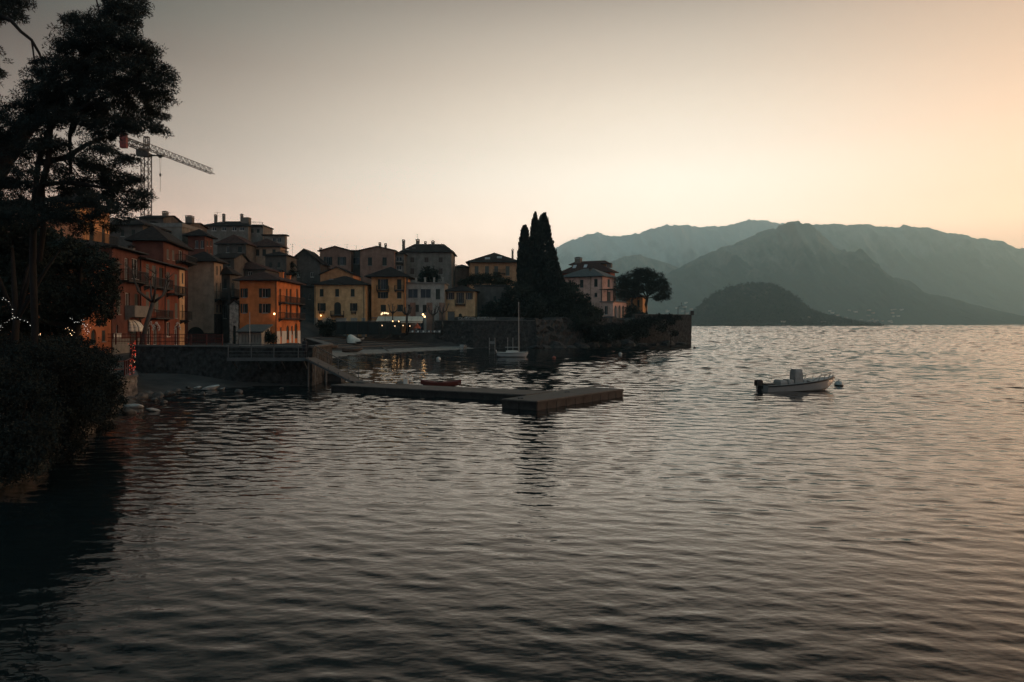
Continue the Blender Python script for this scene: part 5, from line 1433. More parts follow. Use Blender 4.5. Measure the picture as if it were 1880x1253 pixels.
# ---- cypresses and the green headland
def cypress(name, label, prof, Y, seed, base_z=5.5, n=12000, leaf=0.26):
    """prof: (py, left px, right px) from top to bottom"""
    rng = np.random.RandomState(seed)
    pys = np.array([p[0] for p in prof], float)
    lx = np.array([p[1] for p in prof], float); rx = np.array([p[2] for p in prof], float)
    w = (rx-lx)+3; q = np.cumsum((w[1:]+w[:-1])/2*np.diff(pys)); q = np.concatenate([[0], q])/q[-1]
    py = np.interp(rng.rand(n), q, pys)
    L = np.interp(py, pys, lx); Rr = np.interp(py, pys, rx)
    c = (L+Rr)/2; hw = (Rr-L)/2
    a = rng.rand(n)*6.283
    # vertical flutes and ragged tips
    fl = np.array([0.84+0.30*mnoise.noise(Vector((math.cos(t)*2.4+seed, math.sin(t)*2.4, y*0.05)))+0.28*mnoise.noise(Vector((math.cos(t)*5+seed, math.sin(t)*5, y*0.22))) for t, y in zip(a, py)])
    rad = hw*(0.55+0.5*rng.rand(n)**0.5)*fl
    k = Y/F
    cent = np.stack([(c-940)*k+np.cos(a)*rad*k, Y+np.sin(a)*rad*k, CH+(HZ-py)*k], 1)
    d = np.stack([np.cos(a)*0.35, np.sin(a)*0.35, np.ones(n)], 1)+0.3*rng.normal(size=(n, 3)); d /= np.linalg.norm(d, axis=1)[:, None]
    b = rng.normal(size=(n, 3)); b -= d*(d*b).sum(1)[:, None]; b /= np.linalg.norm(b, axis=1)[:, None]
    s = (leaf*(0.6+0.9*rng.rand(n)))[:, None]
    A, B = d*s*1.4, b*s*0.5
    V = np.stack([cent-A, cent-B, cent+A, cent+B], 1).reshape(-1, 3)
    base = GX((prof[-1][1]+prof[-1][2])/2, Y, base_z)
    tp = P((prof[0][1]+prof[0][2])/2, prof[0][0]+8, Y)
    plant(name, label, 'cypress', base, V, np.arange(n*4).reshape(n, 4), M_cyp, [([base, base.lerp(tp, .5), tp], [0.35, 0.22, 0.04])], group='cypresses on the headland')
cypress('cypress_tree', 'left and shortest of the tall cypresses with a blunt top', [(415,961,966),(423,956,970),(440,953,973),(465,950,976),(500,947,978),(560,947,980),(600,946,984)], 172, 41)
cypress('cypress_tree', 'slender pointed cypress in the middle of the tall group', [(391,982,984),(402,978,987),(420,974,991),(450,972,994),(500,973,996),(560,972,1000),(600,970,1002)], 173, 42)
cypress('cypress_tree', 'broad tallest cypress with a double tip', [(392,999,1002),(397,991,1005),(408,987,1008),(430,986,1013),(460,986,1020),(490,985,1027),(530,984,1036),(570,984,1042),(602,984,1046)], 174, 43, n=14000)
cypress('cypress_tree', 'low ragged cypress spreading on the right of the group', [(440,1009,1012),(456,1004,1018),(485,1002,1026),(510,1000,1036),(540,998,1048),(575,998,1060),(602,1000,1066)], 173, 44, n=11000)
GS = 'bushes on the headland'
for lab, bl, Y, sd, lm in [
    ('large dark evergreen bush left of the cypresses', [(945,545,22,26),(955,575,30,24),(935,575,20,18),(970,560,24,30),(930,592,22,10),(960,592,30,12),(990,588,30,14),(922,560,12,14),(985,560,20,24)], 168, 81, M_leafd),
    ('dark evergreen bush right of the cypresses below the villa', [(1040,545,22,22),(1055,570,28,22),(1030,570,30,26),(1075,570,20,16),(1070,552,14,14),(1085,582,16,12),(1012,570,26,26),(1050,530,14,16),(1060,590,34,12),(1020,595,30,10)], 170, 82, M_leafd),
    ('rounded bush at the foot of the villa front', [(1088,578,16,16),(1078,590,24,12),(1098,590,12,10),(1100,575,8,10)], 174, 83, M_hedge),
    ('creepers hanging over the rock under the villa', [(1060,600,30,8),(1100,606,24,10),(1125,602,20,8),(1150,606,18,12),(1135,615,22,9),(1030,604,26,9),(1000,608,26,10),(975,604,20,8),(1080,618,24,8),(1110,622,20,7),(1160,598,12,10)], 170, 84, M_shrub),
    ('dark shrub between the loggia and the umbrella pine', [(1160,572,14,14),(1155,588,12,12),(1172,580,12,10),(1185,584,10,7)], 183, 85, M_leafd),
    ('ivy hanging on the headland wall', [(1232,590,8,9),(1245,584,7,5),(1215,600,9,10),(1238,612,7,6),(1165,600,14,16),(1180,596,16,12),(1160,622,16,8),(1195,590,12,9),(1210,584,12,7),(1225,581,10,4),(1180,612,14,8),(1150,600,12,12)], 180, 86, M_shrub),
    ('garden bushes below the peach garden villa', [(868,515,16,10),(885,512,18,10),(905,516,18,9),(925,518,16,9),(850,520,10,7),(912,506,8,7)], 184, 87, M_hedge),
    ('round dark bush on the terrace below the big grey house', [(787,505,17,15),(778,512,12,8),(797,512,12,9)], 176, 88, M_leafd),
    ('dark shrub in front of the bare grey stone house', [(900,568,12,16),(890,580,14,10),(915,578,12,10)], 167, 89, M_leafd),
    ('dark bush beside the conservatory of the orange corner house', [(490,618,13,11),(500,622,9,9),(480,625,8,7)], 101, 90, M_leafd),
    ('dark shrubs at the foot of the pale yellow house', [(590,598,10,9),(605,596,12,10),(622,602,10,8),(600,610,14,8)], 154, 91, M_leafd),
    ('bush beside the gabled house above the alley', [(532,488,9,8),(527,500,8,7),(540,502,8,6)], 152, 92, M_leafd)]:
    b = GX(bl[0][0], Y, 0); b.z = CH+(HZ-max(q[1]+q[3] for q in bl))/F*Y-0.3
    leafy('bush', lab, 'bush', bl, Y, 1.4, sd, 55 if Y > 120 else 110, 0.24 if Y > 120 else 0.16, lm, tuple(b), group=GS, trunk_r=0.1, clump=8, shell=0.35)
# umbrella pine
rng = np.random.RandomState(51)
UP = [(1180,506,22,13),(1160,512,22,13),(1145,520,18,13),(1200,512,22,13),(1213,524,17,14),(1222,536,10,12),(1140,532,14,12),(1158,530,20,13),(1180,524,22,14),(1202,529,16,10),(1158,543,16,7),(1148,546,14,8),(1194,536,8,5),(1210,545,13,8),(1136,544,10,7),(1172,500,14,8),(1190,499,14,7),(1208,549,9,4),(1225,545,6,7),(1172,532,14,8)]
c = blob_points(pxblobs(UP, 192, 2.2, rng, depth=1.3), 40, rng, 0.4)
V, Fq = puffs(c, 16, 0.55, 0.13, rng, 0.7, 2.6)
plant('umbrella_pine', 'broad umbrella pine with a bare trunk on the headland terrace', 'pine tree', P(1187, 577, 192), V, Fq, M_pine,
      [([P(1187, 578, 192), P(1186, 560, 192), P(1189, 545, 192.3)], [0.42, 0.36, 0.28]), ([P(1188, 548, 192.3), P(1180, 535, 192), P(1160, 520, 191.5)], [0.22, 0.18, 0.08]), ([P(1189, 545, 192.3), P(1200, 535, 192.6), P(1212, 525, 192.6)], [0.2, 0.15, 0.07]), ([P(1187, 550, 192), P(1172, 540, 193), P(1150, 535, 193.5)], [0.17, 0.12, 0.06]), ([P(1189, 546, 192.3), P(1186, 530, 193), P(1184, 512, 193)], [0.2, 0.14, 0.06]), ([P(1188, 548, 192.3), P(1205, 545, 191), P(1214, 542, 190.8)], [0.13, 0.1, 0.05])])
# wooded skin of the lake hill
def hill_woods():
    rng = np.random.RandomState(77)
    vv = HILL.reshape(-1, 3); keep = vv[(vv[:, 2] > 2)]
    pick = keep[rng.randint(0, len(keep), 5200)]+rng.normal(size=(5200, 3))*np.array([4, 4, 0])
    r = 3.0+3.4*rng.rand(len(pick))
    cent = np.repeat(pick, 14, 0)+rng.normal(size=(len(pick)*14, 3))*np.repeat(r, 14)[:, None]*0.42*np.array([1, 1, 1.2])
    cent[:, 2] += 1.0
    V, Fq = leaf_quads(cent, 3.0, rng, elong=1.4)
    o = link_mesh('woods', V, Fq, mat_leaf('far_leaves', (0.030, 0.038, 0.028), (0.010, 0.015, 0.011), 0.03))
    tag(o, 'dense woods covering the lake hill', 'woods', kind='stuff')
hill_woods()
# ------------------------------------------------------------------ the square: pergola, lamps, tables, boats on the beach
def at(px, py, Y): return P(px, py, Y)
pg = tag(empty('restaurant_pergola', GX(615, 152, 3.0)), 'glass roofed restaurant pergola with dark posts along the square', 'pergola')
mb = MB().box2((0, 0, 2.55), (13.2, 4.5, 2.65)); mb.build('roof', M_panel, pg)
MB().box2((0.2, -0.12, 2.66), (3.0, 0.5, 2.72)).box2((6.6, -0.12, 2.66), (8.0, 0.6, 2.72)).box2((8.8, -0.12, 2.66), (12.8, 0.4, 2.71)).build('roof_glass', M_sky_glass, pg)
for k in range(7): MB().box2((0.1+k*2.15, 0.0, -0.4), (0.22+k*2.15, 0.12, 2.55)).build('post', M_iron, pg)
mb = MB()
for k in range(22): mb.box2((0.3+k*0.6, 0.2, 0), (0.34+k*0.6, 0.24, 2.5))
mb.box2((0.2, 0.18, 0.9), (13, 0.26, 0.98)); mb.build('screen', M_iron, pg)
M_screen = mat('green_screen', (0.008, 0.016, 0.015), 0.4, var=0.3)
MB().box2((0.2, 0.27, 0.0), (13, 0.3, 2.5)).build('screen_glass', M_screen, pg)
def globe_lamp(name, label, p, globes, pole_z, mat_, power, col, r=0.17, group=None):
    root = tag(empty(name, (p.x, p.y, pole_z)), label, 'lamp', group)
    hz = p.z-pole_z
    if hz > 0.4: MB().tube([(0, 0, 0), (0, 0, hz-r)], [0.06, 0.04], 6).build('pole', M_iron, root)
    for (dx, dz) in globes:
        MB().lathe([(0.001, -r), (r*.7, -r*.7), (r, 0), (r*.7, r*.7), (0.001, r)], (dx, 0, hz+dz), 12).build('globe', mat_, root, smooth=True)
        if abs(dx) > 0.1: MB().bar((0, 0, hz-r), (dx, 0, hz+dz-r), 0.03).build('arm', M_iron, root)
    l = bpy.data.lights.new('lamp_light', 'POINT'); l.energy = power*0.22; l.color = col; l.shadow_soft_size = 0.3
    lo = bpy.data.objects.new('lamp_light', l); COL.objects.link(lo); lo.parent = root; lo.location = (0, -0.3, hz)
    return root
WARM = (1.0, 0.55, 0.22)
globe_lamp('street_lamp', 'bright cluster of white globes on a post in front of the salmon house', at(707, 577, 156), [(-0.75, -0.05), (-0.55, 0.18), (-0.1, 0.22), (0.3, 0.2), (0.6, 0.1)], 3.0, M_lampw, 60, (1, 0.8, 0.55), 0.19)
globe_lamp('street_lamp', 'orange two globe street lamp in front of the grey flat roofed house', at(777.5, 580, 157), [(-0.1, 0.25), (0.25, -0.2)], 3.0, M_lamp, 60, WARM, 0.2)
for i, (px, py) in enumerate([(701.5, 598), (725, 599), (740, 598), (752.5, 599), (721, 590), (732, 590.5)]):
    r = tag(empty('hanging_lamp', at(px, py, 151.5)), ['leftmost small lantern', 'second small lantern from the left', 'third small lantern from the left', 'rightmost small lantern'][i]+' in the low row under the pergola' if i < 4 else ['left of the two higher warm lamps', 'right of the two higher warm lamps'][i-4]+' at the pergola roof edge', 'lamp', 'lanterns of the restaurant')
    MB().lathe([(0.001, -0.14), (0.08, -0.08), (0.09, 0.06), (0.001, 0.14)], n=8).build('glass', M_lampw if i < 4 else M_lamp, r, smooth=True)
    MB().lathe([(0.1, 0.13), (0.001, 0.22)], n=8).bar((0, 0, 0.2), (0, 0, 0.5), 0.015).build('cap', M_iron, r)
    l = bpy.data.lights.new('lamp_light', 'POINT'); l.energy = 3; l.color = WARM; l.shadow_soft_size = 0.15
    lo = bpy.data.objects.new('lamp_light', l); COL.objects.link(lo); lo.parent = r; lo.location = (0, -0.25, 0)
aw = tag(empty('awning', at(690, 584, 158)), 'long cream awning over the cafe front on the square', 'awning')
mb = MB()
for k in range(8):
    x0, x1 = 0.02+k*1.21, 1.19+k*1.21
    mb.prism([(x0, 0, -0.75), (x1, 0, -0.75), (x1, 2.6, 0.3), (x0, 2.6, 0.3)], (0, 0, 0.03)); mb.box2((x0, -0.03, -1.05), (x1, 0, -0.74))
mb.build('cloth', mat('awning_cloth', (0.50, 0.45, 0.36), 0.9, var=0.15), aw); MB().tube([(0, -0.02, -0.72), (9.7, -0.02, -0.72)], 0.04, 6).build('front_bar', M_iron, aw)
um = tag(empty('parasol', GX(766, 154.5, 3.05)), 'closed rust orange parasol under the two globe lamp', 'parasol')
MB().tube([(0, 0, 0), (0, 0, 2.4)], 0.03, 6).build('pole', M_iron, um)
MB().lathe([(0.02, 2.35), (0.25, 1.9), (0.75, 1.25), (0.8, 1.15), (0.7, 1.15)], n=10).build('canopy', mat('rust_cloth', (0.28, 0.06, 0.025), 0.9), um)
M_cloth = mat('white_cloth', (0.55, 0.54, 0.50), 0.9, var=0.1)
NM = ('leftmost', 'second', 'third', 'fourth', 'fifth', 'rightmost')
for i, px in enumerate((756, 766, 776, 786, 796, 805)):
    p = GX(px, 151.5, 3.0)
    t = tag(empty('cafe_table', p), NM[i]+' of the six white clothed cafe tables on the beach edge', 'table', 'cafe tables on the square')
    MB().box2((-0.38, -0.38, 0.72), (0.38, 0.38, 0.75)).prism([(-0.38, -0.39, 0.42), (0.38, -0.39, 0.42), (0.38, -0.39, 0.74), (-0.38, -0.39, 0.74)], (0, -0.01, 0)).build('tablecloth', M_cloth, t)
    for a in (-0.3, 0.3):
        for b in (-0.3, 0.3): MB().box2((a-0.02, b-0.02, 0), (a+0.02, b+0.02, 0.72)).build('leg', M_iron, t)
    for sx in (-1, 1):
        c = tag(empty('cafe_chair', p+Vector((0.1*sx, 0.75*sx+0.1, 0)), 0 if sx < 0 else math.pi), ('near' if sx < 0 else 'far')+' side chair at the '+NM[i]+' cafe table', 'chair', 'cafe chairs on the square')
        MB().box2((-0.2, -0.2, 0.43), (0.2, 0.2, 0.47)).build('seat', M_steel, c)
        MB().box2((-0.2, -0.22, 0.5), (0.2, -0.19, 0.9)).build('backrest', M_steel, c)
        for a in (-0.18, 0.18):
            for b in (-0.18, 0.18): MB().box2((a-0.015, b-0.015, 0), (a+0.015, b+0.015, 0.43)).build('leg', M_iron, c)
# planters with white flowers on the terrace wall
rngp = np.random.RandomState(4)
M_flower = mat('white_flowers', (0.55, 0.54, 0.52), 0.9, col2=(0.20, 0.21, 0.18), scale=3)
for i in range(6):
    p = GX(846+i*11.6, 160.6, 5.86)
    t = tag(empty('flower_box', p), NM[i]+' pale flower box with white blooms on the terrace wall', 'planter', 'flower boxes on the terrace wall')
    MB().box2((-0.6, -0.2, 0), (0.6, 0.2, 0.32)).build('box', M_trim, t)
    n = 90; c = np.stack([rngp.uniform(-.6, .6, n), rngp.uniform(-.2, .2, n), 0.35+0.35*rngp.rand(n)], 1)
    V, Fq = leaf_quads(c, 0.16, rngp, elong=1.2); link_mesh('flowers', V, Fq, M_flower, t)
    V, Fq = leaf_quads(c+np.array([0, 0.15, 0.1]), 0.2, rngp); link_mesh('foliage', V, Fq, M_hedge, t)
k = tag(empty('kiosk', GX(822, 162, 5.75)), 'small grey green kiosk with shuttered front on the terrace corner', 'kiosk')
MB().box2((0, 0, 0), (1.35, 1.2, 1.9)).build('body', M_shut3, k); MB().box2((-0.1, -0.15, 1.9), (1.45, 1.3, 2.0)).build('roof', M_panel, k)
MB().box2((0.08, -0.05, 1.15), (1.27, -0.004, 1.75)).build('upper_shutter', M_steel, k); MB().box2((0.08, -0.05, 0.35), (1.27, -0.004, 0.95)).build('lower_shutter', M_steel, k)
# covered boat and dinghies hauled out on the beach
def beach_z(p): return ground_z(p.x, p.y)
p = GX(650, 143); p.z = beach_z(p)+0.1
cb_ = tag(empty('covered_boat', p, R(-35)), 'boat under a pale tarpaulin hauled up on the beach', 'boat')
mb = MB(); n = 14
rings = []
for i in range(n+1):
    t_ = i/n; wd = 0.95*math.sin(math.pi*min(1, 0.12+t_*0.98))**0.6; ht = 1.55*(1-0.75*t_**1.6)+0.1*math.sin(t_*9)
    b0_ = len(mb.v)
    for j in range(9):
        a = math.pi*j/8
        mb.v.append(Vector((-1.3+3.3*t_, -math.cos(a)*wd*(1+0.06*math.sin(i*1.7+j)), max(0.12, ht*math.sin(a)**0.7+0.2))))
    rings.append(b0_)
for a, b in zip(rings[:-1], rings[1:]):
    for j in range(8): mb.f.append((a+j, b+j, b+j+1, a+j+1))
mb.f.append(tuple(rings[0]+j for j in range(9)))
mb.build('tarpaulin', mat('pale_tarpaulin', (0.55, 0.50, 0.42), 0.8, var=0.15, scale=2, bump=0.04, bscale=2), cb_, smooth=True)
S = hull_sections(3.6, 1.5, lambda t: 0.35+0.2*t**2, lambda t: -0.05+0.4*max(0, (t-0.7)/0.3)**2, 0.85)
build_hull('hull', S, M_panel, cb_).location = (-1.4, 0, 0)
M_wood = mat('dark_boat_wood', (0.07, 0.055, 0.045), 0.7, var=0.4, scale=2); M_woodp = mat('worn_boat_paint', (0.20, 0.19, 0.17), 0.7, var=0.4, scale=2)
def dinghy(label, px, Y, rz, m, L=3.4):
    p = GX(px, Y); p.z = beach_z(p)+0.12
    r = tag(empty('rowing_boat', p, R(rz)), label, 'boat', 'rowing boats on the beach')
    S = hull_sections(L, 1.3, lambda t: 0.45+0.25*(2*t-1)**2, lambda t: -0.05+0.45*max(0, (t-0.7)/0.3)**2, 0.85, transom=0.75)
    build_hull('hull', S, m, r)
    mb = MB()
    for sg in (-1, 1): mb.tube([(s_[-1][0], sg*s_[-1][1], s_[-1][2]) for s_ in S], 0.035, 5)
    mb.build('gunwale', M_trim2, r)
    for x in (0.9, 1.9): MB().box2((x, -0.55, 0.32), (x+0.22, 0.55, 0.36)).build('bench', M_planks, r)
dinghy('dark rowing boat drawn up left of the covered boat', 628, 128, 20, M_wood)
dinghy('low brown rowing boat beside the quay end of the beach', 601, 131, 65, M_wood, 3.0)
dinghy('grey rowing boat lying across behind the covered boat', 636, 147, 5, M_woodp)
dinghy('white and rust dinghy propped against the retaining wall', 848, 155.5, 75, M_gel, 2.4)
o = MB().bar(Vector((*GX(702, 143)[:2], beach_z(GX(702, 143))+0.12)), Vector((*GX(713, 136)[:2], beach_z(GX(713, 136))+0.12)), 0.35, 0.14).build('beam', M_planks); tag(o, 'dark timber beam lying on the slipway', 'beam')
M_postw = mat('post_paint', (0.17, 0.17, 0.16), 0.7, var=0.75, scale=3, stretch=(0.1, 0.1, 2))
for i, px in enumerate((898.5, 908.5, 932, 941.5)):
    p = GX(px, 150, -0.8)
    o = MB().tube([p, (p.x, p.y, 2.3)], 0.09, 8).lathe([(0.11, 2.3), (0.11, 2.35), (0.001, 2.4)], (p.x, p.y, 0), 8).build('mooring_post', M_postw)
    tag(o, ('leftmost', 'second', 'third', 'rightmost')[i]+' of the four pale banded mooring posts behind the sailboat', 'post', 'mooring posts off the beach')
p = GX(899.2, 150.1); o = MB().box2((p.x, 150.2, 1.2), (p.x+0.9, 150.26, 1.7)).build('mooring_board', M_postw); tag(o, 'pale board fixed between the two left mooring posts', 'board')
p = GX(458.5, 97, 2.2)
fp = tag(empty('flag_pole', p), 'slim pale bare pole in front of the orange corner house', 'pole')
MB().tube([(0, 0, 0), (0, 0, 4.4)], [0.055, 0.04], 8).build('shaft', M_gel2, fp); MB().box2((-0.15, -0.15, 0), (0.15, 0.15, 0.1)).build('foot', M_steel, fp)
# dome awning at the red house and other details of the promenade
_u, _z = HA.uv('F', 241, 609)
da = tag(empty('dome_awning', HA.root.matrix_basis @ Vector((_u, -0.05, _z)), R(98.4-90)), 'white quarter dome awning over the doorway of the brick red house', 'awning')
mb = MB(); n = 8
for i in range(n):
    for j in range(6):
        def q(a, b):
            th = math.pi*a/n; ph = math.pi/2*b/6
            return (1.25*math.sin(ph)*math.sin(th)*0.95, -0.95*math.cos(th), 1.15*math.cos(ph))
        mb.quad(q(i, j), q(i, j+1), q(i+1, j+1), q(i+1, j))
dm = mb.build('cloth', mat('awning_white', (0.62, 0.57, 0.47), 0.8, var=0.1), da, smooth=True); dm.modifiers.new('thickness', 'SOLIDIFY').thickness = 0.02
mb = MB()
for i in (0, 2, 4, 6, 8): mb.tube([(1.27*math.sin(math.pi/2*b/6)*math.sin(math.pi*i/n)*0.95, -0.96*math.cos(math.pi*i/n), 1.16*math.cos(math.pi/2*b/6)) for b in range(7)], 0.02, 5)
mb.build('rib', M_iron, da)
# fairy lights
M_fairy = mat_emit('fairy_bulb', (0.90, 0.90, 0.84), 1.2); M_fairyr = mat_emit('red_fairy_bulb', (1.0, 0.10, 0.05), 0.8); M_fairyw = mat_emit('warm_fairy_bulb', (1.0, 0.70, 0.40), 1.8)
def octa(mb, c, r):
    b = len(mb.v); c = Vector(c)
    for d in ((1,0,0),(-1,0,0),(0,1,0),(0,-1,0),(0,0,1),(0,0,-1)): mb.v.append(c+Vector(d)*r)
    mb.f += [tuple(b+i for i in f) for f in ((0,2,4),(2,1,4),(1,3,4),(3,0,4),(2,0,5),(1,2,5),(3,1,5),(0,3,5))]
def lights_along(name, label, curves, Y, m, n, r, jit, seed, cat='fairy lights', cable=True, group=None):
    rng = random.Random(seed)
    o = P(*curves[0][0], Y); root = tag(empty(name, o), label, cat, group)
    cnt = 0
    for cv in curves:
        pts = [P(x, y, Y)-o for x, y in cv]
        if cable: MB().tube(pts, 0.012, 4).build('cable', M_iron, root)
        seg = [(b-a).length for a, b in zip(pts[:-1], pts[1:])]; tot = sum(seg)
        for k in range(n):
            s_ = tot*(k+rng.random()*0.8)/n; i = 0
            while i < len(seg)-1 and s_ > seg[i]: s_ -= seg[i]; i += 1
            p = pts[i].lerp(pts[i+1], min(1, s_/seg[i]))+Vector((rng.gauss(0, jit), rng.gauss(0, jit), rng.gauss(0, jit)))
            mb = MB(); octa(mb, p, r*rng.uniform(0.7, 1.25)); mb.build('bulb', m, root); cnt += 1
    return root
lights_along('fairy_lights', 'arched strings of white fairy lights over the bank at the left edge', [[(-6, 612), (3, 600), (12, 591), (23, 584)], [(23, 584), (36, 586), (48, 588), (57, 596), (63, 604)], [(0, 547), (12, 552), (22, 563), (23, 584)]], 30, M_fairy, 9, 0.014, 0.03, 1)
lights_along('fairy_lights', 'curl of pale pink fairy lights on the orange house wall', [[(126, 588), (140, 591), (152, 592), (160, 598), (164, 608), (161, 612), (155, 602), (156, 592)]], 44, M_fairy, 22, 0.018, 0.07, 2)
lights_along('fairy_lights', 'small cluster of warm fairy lights beside a lamp lit post', [[(122, 602), (129, 600), (133, 610), (130, 618)], [(66, 611), (72, 616), (70, 610)]], 37, M_fairyw, 7, 0.022, 0.05, 3)
for i, (cv, lab) in enumerate([([(271, 606), (273, 597), (277, 592), (281, 598), (282, 606)], 'left garland arch over a pale doorway of the rust red house'), ([(283, 606), (285, 596), (288, 592), (292, 599), (292, 608)], 'middle garland arch over the warm lit doorway of the rust red house'), ([(321, 606), (323, 597), (326, 592), (329, 598), (330, 606)], 'right garland arch over the last doorway of the rust red house')]):
    Yg = 75 if i < 2 else 85.5
    lights_along('garland', lab, [cv], Yg, M_white, 26, 0.075, 0.05, 10+i, 'garland', group='garlands over the doorways')
rp = tag(empty('light_post', GX(242.5, 52, 1.4)), 'post wound with red fairy lights on the pier corner', 'post')
MB().tube([(0, 0, 0), (0, 0, 2.45)], 0.05, 6).build('pole', M_redrail, rp)
rg = random.Random(9)
for k in range(70):
    t_ = rg.random(); a = rg.random()*6.28; w_ = 0.10+0.12*math.sin(t_*5)**2
    mb = MB(); octa(mb, (math.cos(a)*w_+(0.12 if 0.45 < t_ < 0.75 else -0.02), math.sin(a)*w_, 0.05+2.5*t_), rg.uniform(0.014, 0.03)); mb.build('bulb', M_fairyr if rg.random() < 0.93 else M_fairyw, rp)
sg_ = tag(empty('notice_board', HA.root.matrix_basis @ Vector((HA.uv('F', 213.5, 613)[0], -0.08, HA.uv('F', 213.5, 617)[1])), HA.th), 'pale notice board under the window of the brick red house', 'sign')
MB().box2((-0.95, -0.05, -0.22), (0.95, 0, 0.22)).build('board', M_white, sg_); MB().box2((-1.0, -0.06, 0.22), (1.0, 0.01, 0.27)).box2((-1.0, -0.06, -0.27), (1.0, 0.01, -0.22)).build('frame', M_trim2, sg_)
# ironwork gazebo on the tip of the headland
gz = tag(empty('iron_arbour', GX(1251, 193.5, 7.4)), 'thin iron arbour on the tip of the headland wall', 'arbour')
mb = MB()
for x in (-0.85, 0.85):
    for y in (-0.6, 0.6): mb.bar((x, y, 0), (x, y, 1.75), 0.06)
for y in (-0.6, 0.6):
    mb.bar((-0.85, y, 1.75), (0.85, y, 1.75), 0.06)
    mb.tube([(0.85*math.cos(math.pi*k/8), y, 1.75+0.55*math.sin(math.pi*k/8)) for k in range(9)], 0.035, 5)
mb.bar((0, 0, 2.25), (0, 0, 2.9), 0.05); mb.build('frame', M_iron, gz); MB().lathe([(0.001, 2.85), (0.16, 3.0), (0.001, 3.15)], n=8).build('finial', M_iron, gz)
o = MB().box2((44.6, 189.9, 7.3), (45.3, 190.6, 8.4)).build('gate_pillar', M_stone); tag(o, 'small stone pillar on the outer corner of the headland wall', 'pillar')

# ------------------------------------------------------------------ person at the head of the gangway
def person(label, base, h, rz, mats):
    root = tag(empty('person', base, R(rz)), label, 'person')
    k = h/1.72
    J = {'pel': (0, 0, .94), 'spi': (0, .01, 1.15), 'che': (0, .02, 1.36), 'nec': (0, 0, 1.47), 'hea': (0, -.02, 1.58), 'top': (0, -.01, 1.70)}
    R_ = {'pel': .15, 'spi': .135, 'che': .15, 'nec': .055, 'hea': .095, 'top': .07}
    E = [('pel', 'spi'), ('spi', 'che'), ('che', 'nec'), ('nec', 'hea'), ('hea', 'top')]
    for s_, n in ((-1, 'l'), (1, 'r')):
        for j, p, r in (('hip', (.09*s_, 0, .88), .095), ('kne', (.105*s_, -.02+.03*s_, .48), .062), ('ank', (.11*s_, .03*s_, .09), .045), ('toe', (.12*s_, -.14+.03*s_, .04), .038), ('sho', (.18*s_, .02, 1.40), .062), ('elb', (.235*s_, .03, 1.12), .05), ('wri', (.23*s_, -.09, .90), .038), ('pal', (.225*s_, -.12, .83), .034)):
            J[n+j] = p; R_[n+j] = r
        E += [('pel', n+'hip'), (n+'hip', n+'kne'), (n+'kne', n+'ank'), (n+'ank', n+'toe'), ('che', n+'sho'), (n+'sho', n+'elb'), (n+'elb', n+'wri'), (n+'wri', n+'pal')]
        for q, (dx, ln) in enumerate(((-.02, .07), (-.007, .08), (.007, .075), (.02, .06))):
            J[n+'f%d' % q] = (.225*s_+dx*0.6, -.135+dx, .83-ln); R_[n+'f%d' % q] = .011; E.append((n+'pal', n+'f%d' % q))
        J[n+'th'] = (.20*s_, -.165, .81); R_[n+'th'] = .012; E.append((n+'pal', n+'th'))
    keys = list(J)
    me = bpy.data.meshes.new('body'); me.from_pydata([Vector(J[q])*k for q in keys], [(keys.index(a), keys.index(b)) for a, b in E], [])
    o = bpy.data.objects.new('body', me); COL.objects.link(o); o.parent = root
    sk = o.modifiers.new('skin', 'SKIN'); ly = me.skin_vertices[0].data
    for i, q in enumerate(keys): ly[i].radius = (R_[q]*k, R_[q]*k*(0.78 if q in ('pel', 'spi', 'che') else 1)); ly[i].use_root = q == 'pel'
    o.modifiers.new('sub', 'SUBSURF').levels = 2; o.modifiers['sub'].render_levels = 2
    me.materials.append(mats[0])
    # coat, trousers stay on the body; a coat skirt, hair and face as children
    MB().lathe([(.175*k, .62*k), (.19*k, .8*k), (.175*k, 1.0*k), (.165*k, 1.2*k), (.19*k, 1.36*k), (.13*k, 1.46*k), (.07*k, 1.49*k)], n=14).build('coat', mats[1], root, smooth=True)
    MB().lathe([(.10*k, 1.55*k), (.112*k, 1.62*k), (.10*k, 1.69*k), (.05*k, 1.735*k), (.001, 1.742*k)], (0, .025*k, 0), 14).build('hair', mats[2], root, smooth=True)
    f = MB().box((0, -.12*k, 1.585*k), (.025*k, .035*k, .04*k)); f.build('nose', mats[3], root)
    return root
M_coat = mat('dark_coat', (0.02, 0.022, 0.026), 0.9); M_trs = mat('dark_clothes', (0.022, 0.022, 0.024), 0.9); M_hair = mat('dark_hair', (0.015, 0.012, 0.010), 0.8); M_skin = mat('skin', (0.35, 0.22, 0.16), 0.7, var=0.1)
person('person in a dark coat standing at the head of the gangway', (-16.75, 61.7, 2.29), 1.6, 25, (M_trs, M_coat, M_hair, M_skin))

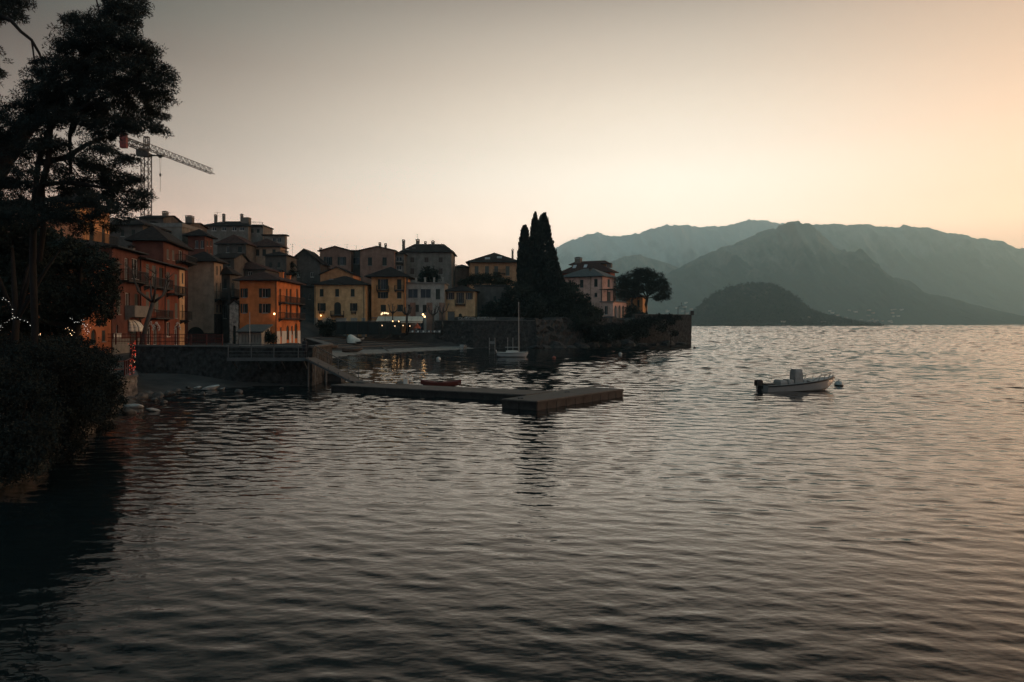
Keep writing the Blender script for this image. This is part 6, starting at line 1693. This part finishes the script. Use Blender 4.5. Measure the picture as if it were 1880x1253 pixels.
# ------------------------------------------------------------------ far villages on the other shore
rv = random.Random(12)
FM = [mat('far_pale_wall', (0.50, 0.46, 0.40), 0.9, var=0.2, scale=0.1), mat('far_pink_wall', (0.36, 0.25, 0.20), 0.9, var=0.2, scale=0.1), mat('far_grey_wall', (0.28, 0.26, 0.23), 0.9, var=0.2, scale=0.1)]
def surface_at(V, px, py):
    v = V.reshape(-1, 3); u = 940+F*v[:, 0]/v[:, 1]; w = HZ-F*(v[:, 2]-CH)/v[:, 1]
    i = np.argmin((u-px)**2+((w-py)*1.0)**2); return v[i]
def far_house(label, V, px, py, w, hgt, m, group):
    q = surface_at(V, px, py)
    r = tag(empty('far_house', (float(q[0]), float(q[1])-2, max(float(q[2])-2, 0)), rv.uniform(-.4, .4)), label, 'house', group)
    MB().box2((-w/2, -w*0.35, 0), (w/2, w*0.35, hgt)).build('wall', m, r)
    mb = MB()
    for sy in (-1, 1): mb.prism([(-w/2-.4, sy*(w*0.35+.5), hgt-.1), (-w/2-.4, 0, hgt+w*0.18), (-w/2-.4, 0, hgt+w*0.18+.3), (-w/2-.4, sy*(w*0.35+.5), hgt+.2)], (w+.8, 0, 0))
    mb.build('roof', M_roof, r)
far_house('white hamlet church block alone high on the far slope', MSH, 1271, 514, 38, 22, FM[0], 'far shore houses')
far_house('lower white building beside the hamlet block on the far slope', MSH, 1266, 517, 24, 12, FM[0], 'far shore houses')
for i in range(34):
    px = rv.uniform(1222, 1300); py = 588-rv.random()**1.5*32
    far_house('tiny pale house in the village on the far shore behind the headland tip', MPK if px > 1150 else MSH, px, py, rv.uniform(12, 26), rv.uniform(7, 13), rv.choice(FM), 'village houses behind the headland tip')
for i in range(34):
    px = rv.uniform(1520, 1660); py = 594-rv.random()**1.4*26
    far_house('tiny pale house in the village at the foot of the central mountain', MPK, px, py, rv.uniform(10, 20), rv.uniform(6, 10), rv.choice(FM), 'village houses under the central mountain')
for i, (px, py) in enumerate([(1485, 583), (1456, 588), (1436, 592), (1540, 588), (1510, 593), (1522, 595)]):
    far_house(('pale square house among the trees at the right foot of the wooded hill', 'pinkish house on the shore of the wooded hill', 'long low pale house at the waterline of the wooded hill', 'white house near the right tip of the wooded hill', 'low house at the waterline right of the wooded hill', 'rightmost tiny house on the low tip of the wooded hill')[i], HILL, px, py, (8, 9, 14, 6, 12, 9)[i], 5, FM[1] if i == 1 else FM[0], 'houses under the wooded hill')
if HAZE_ON: haze()
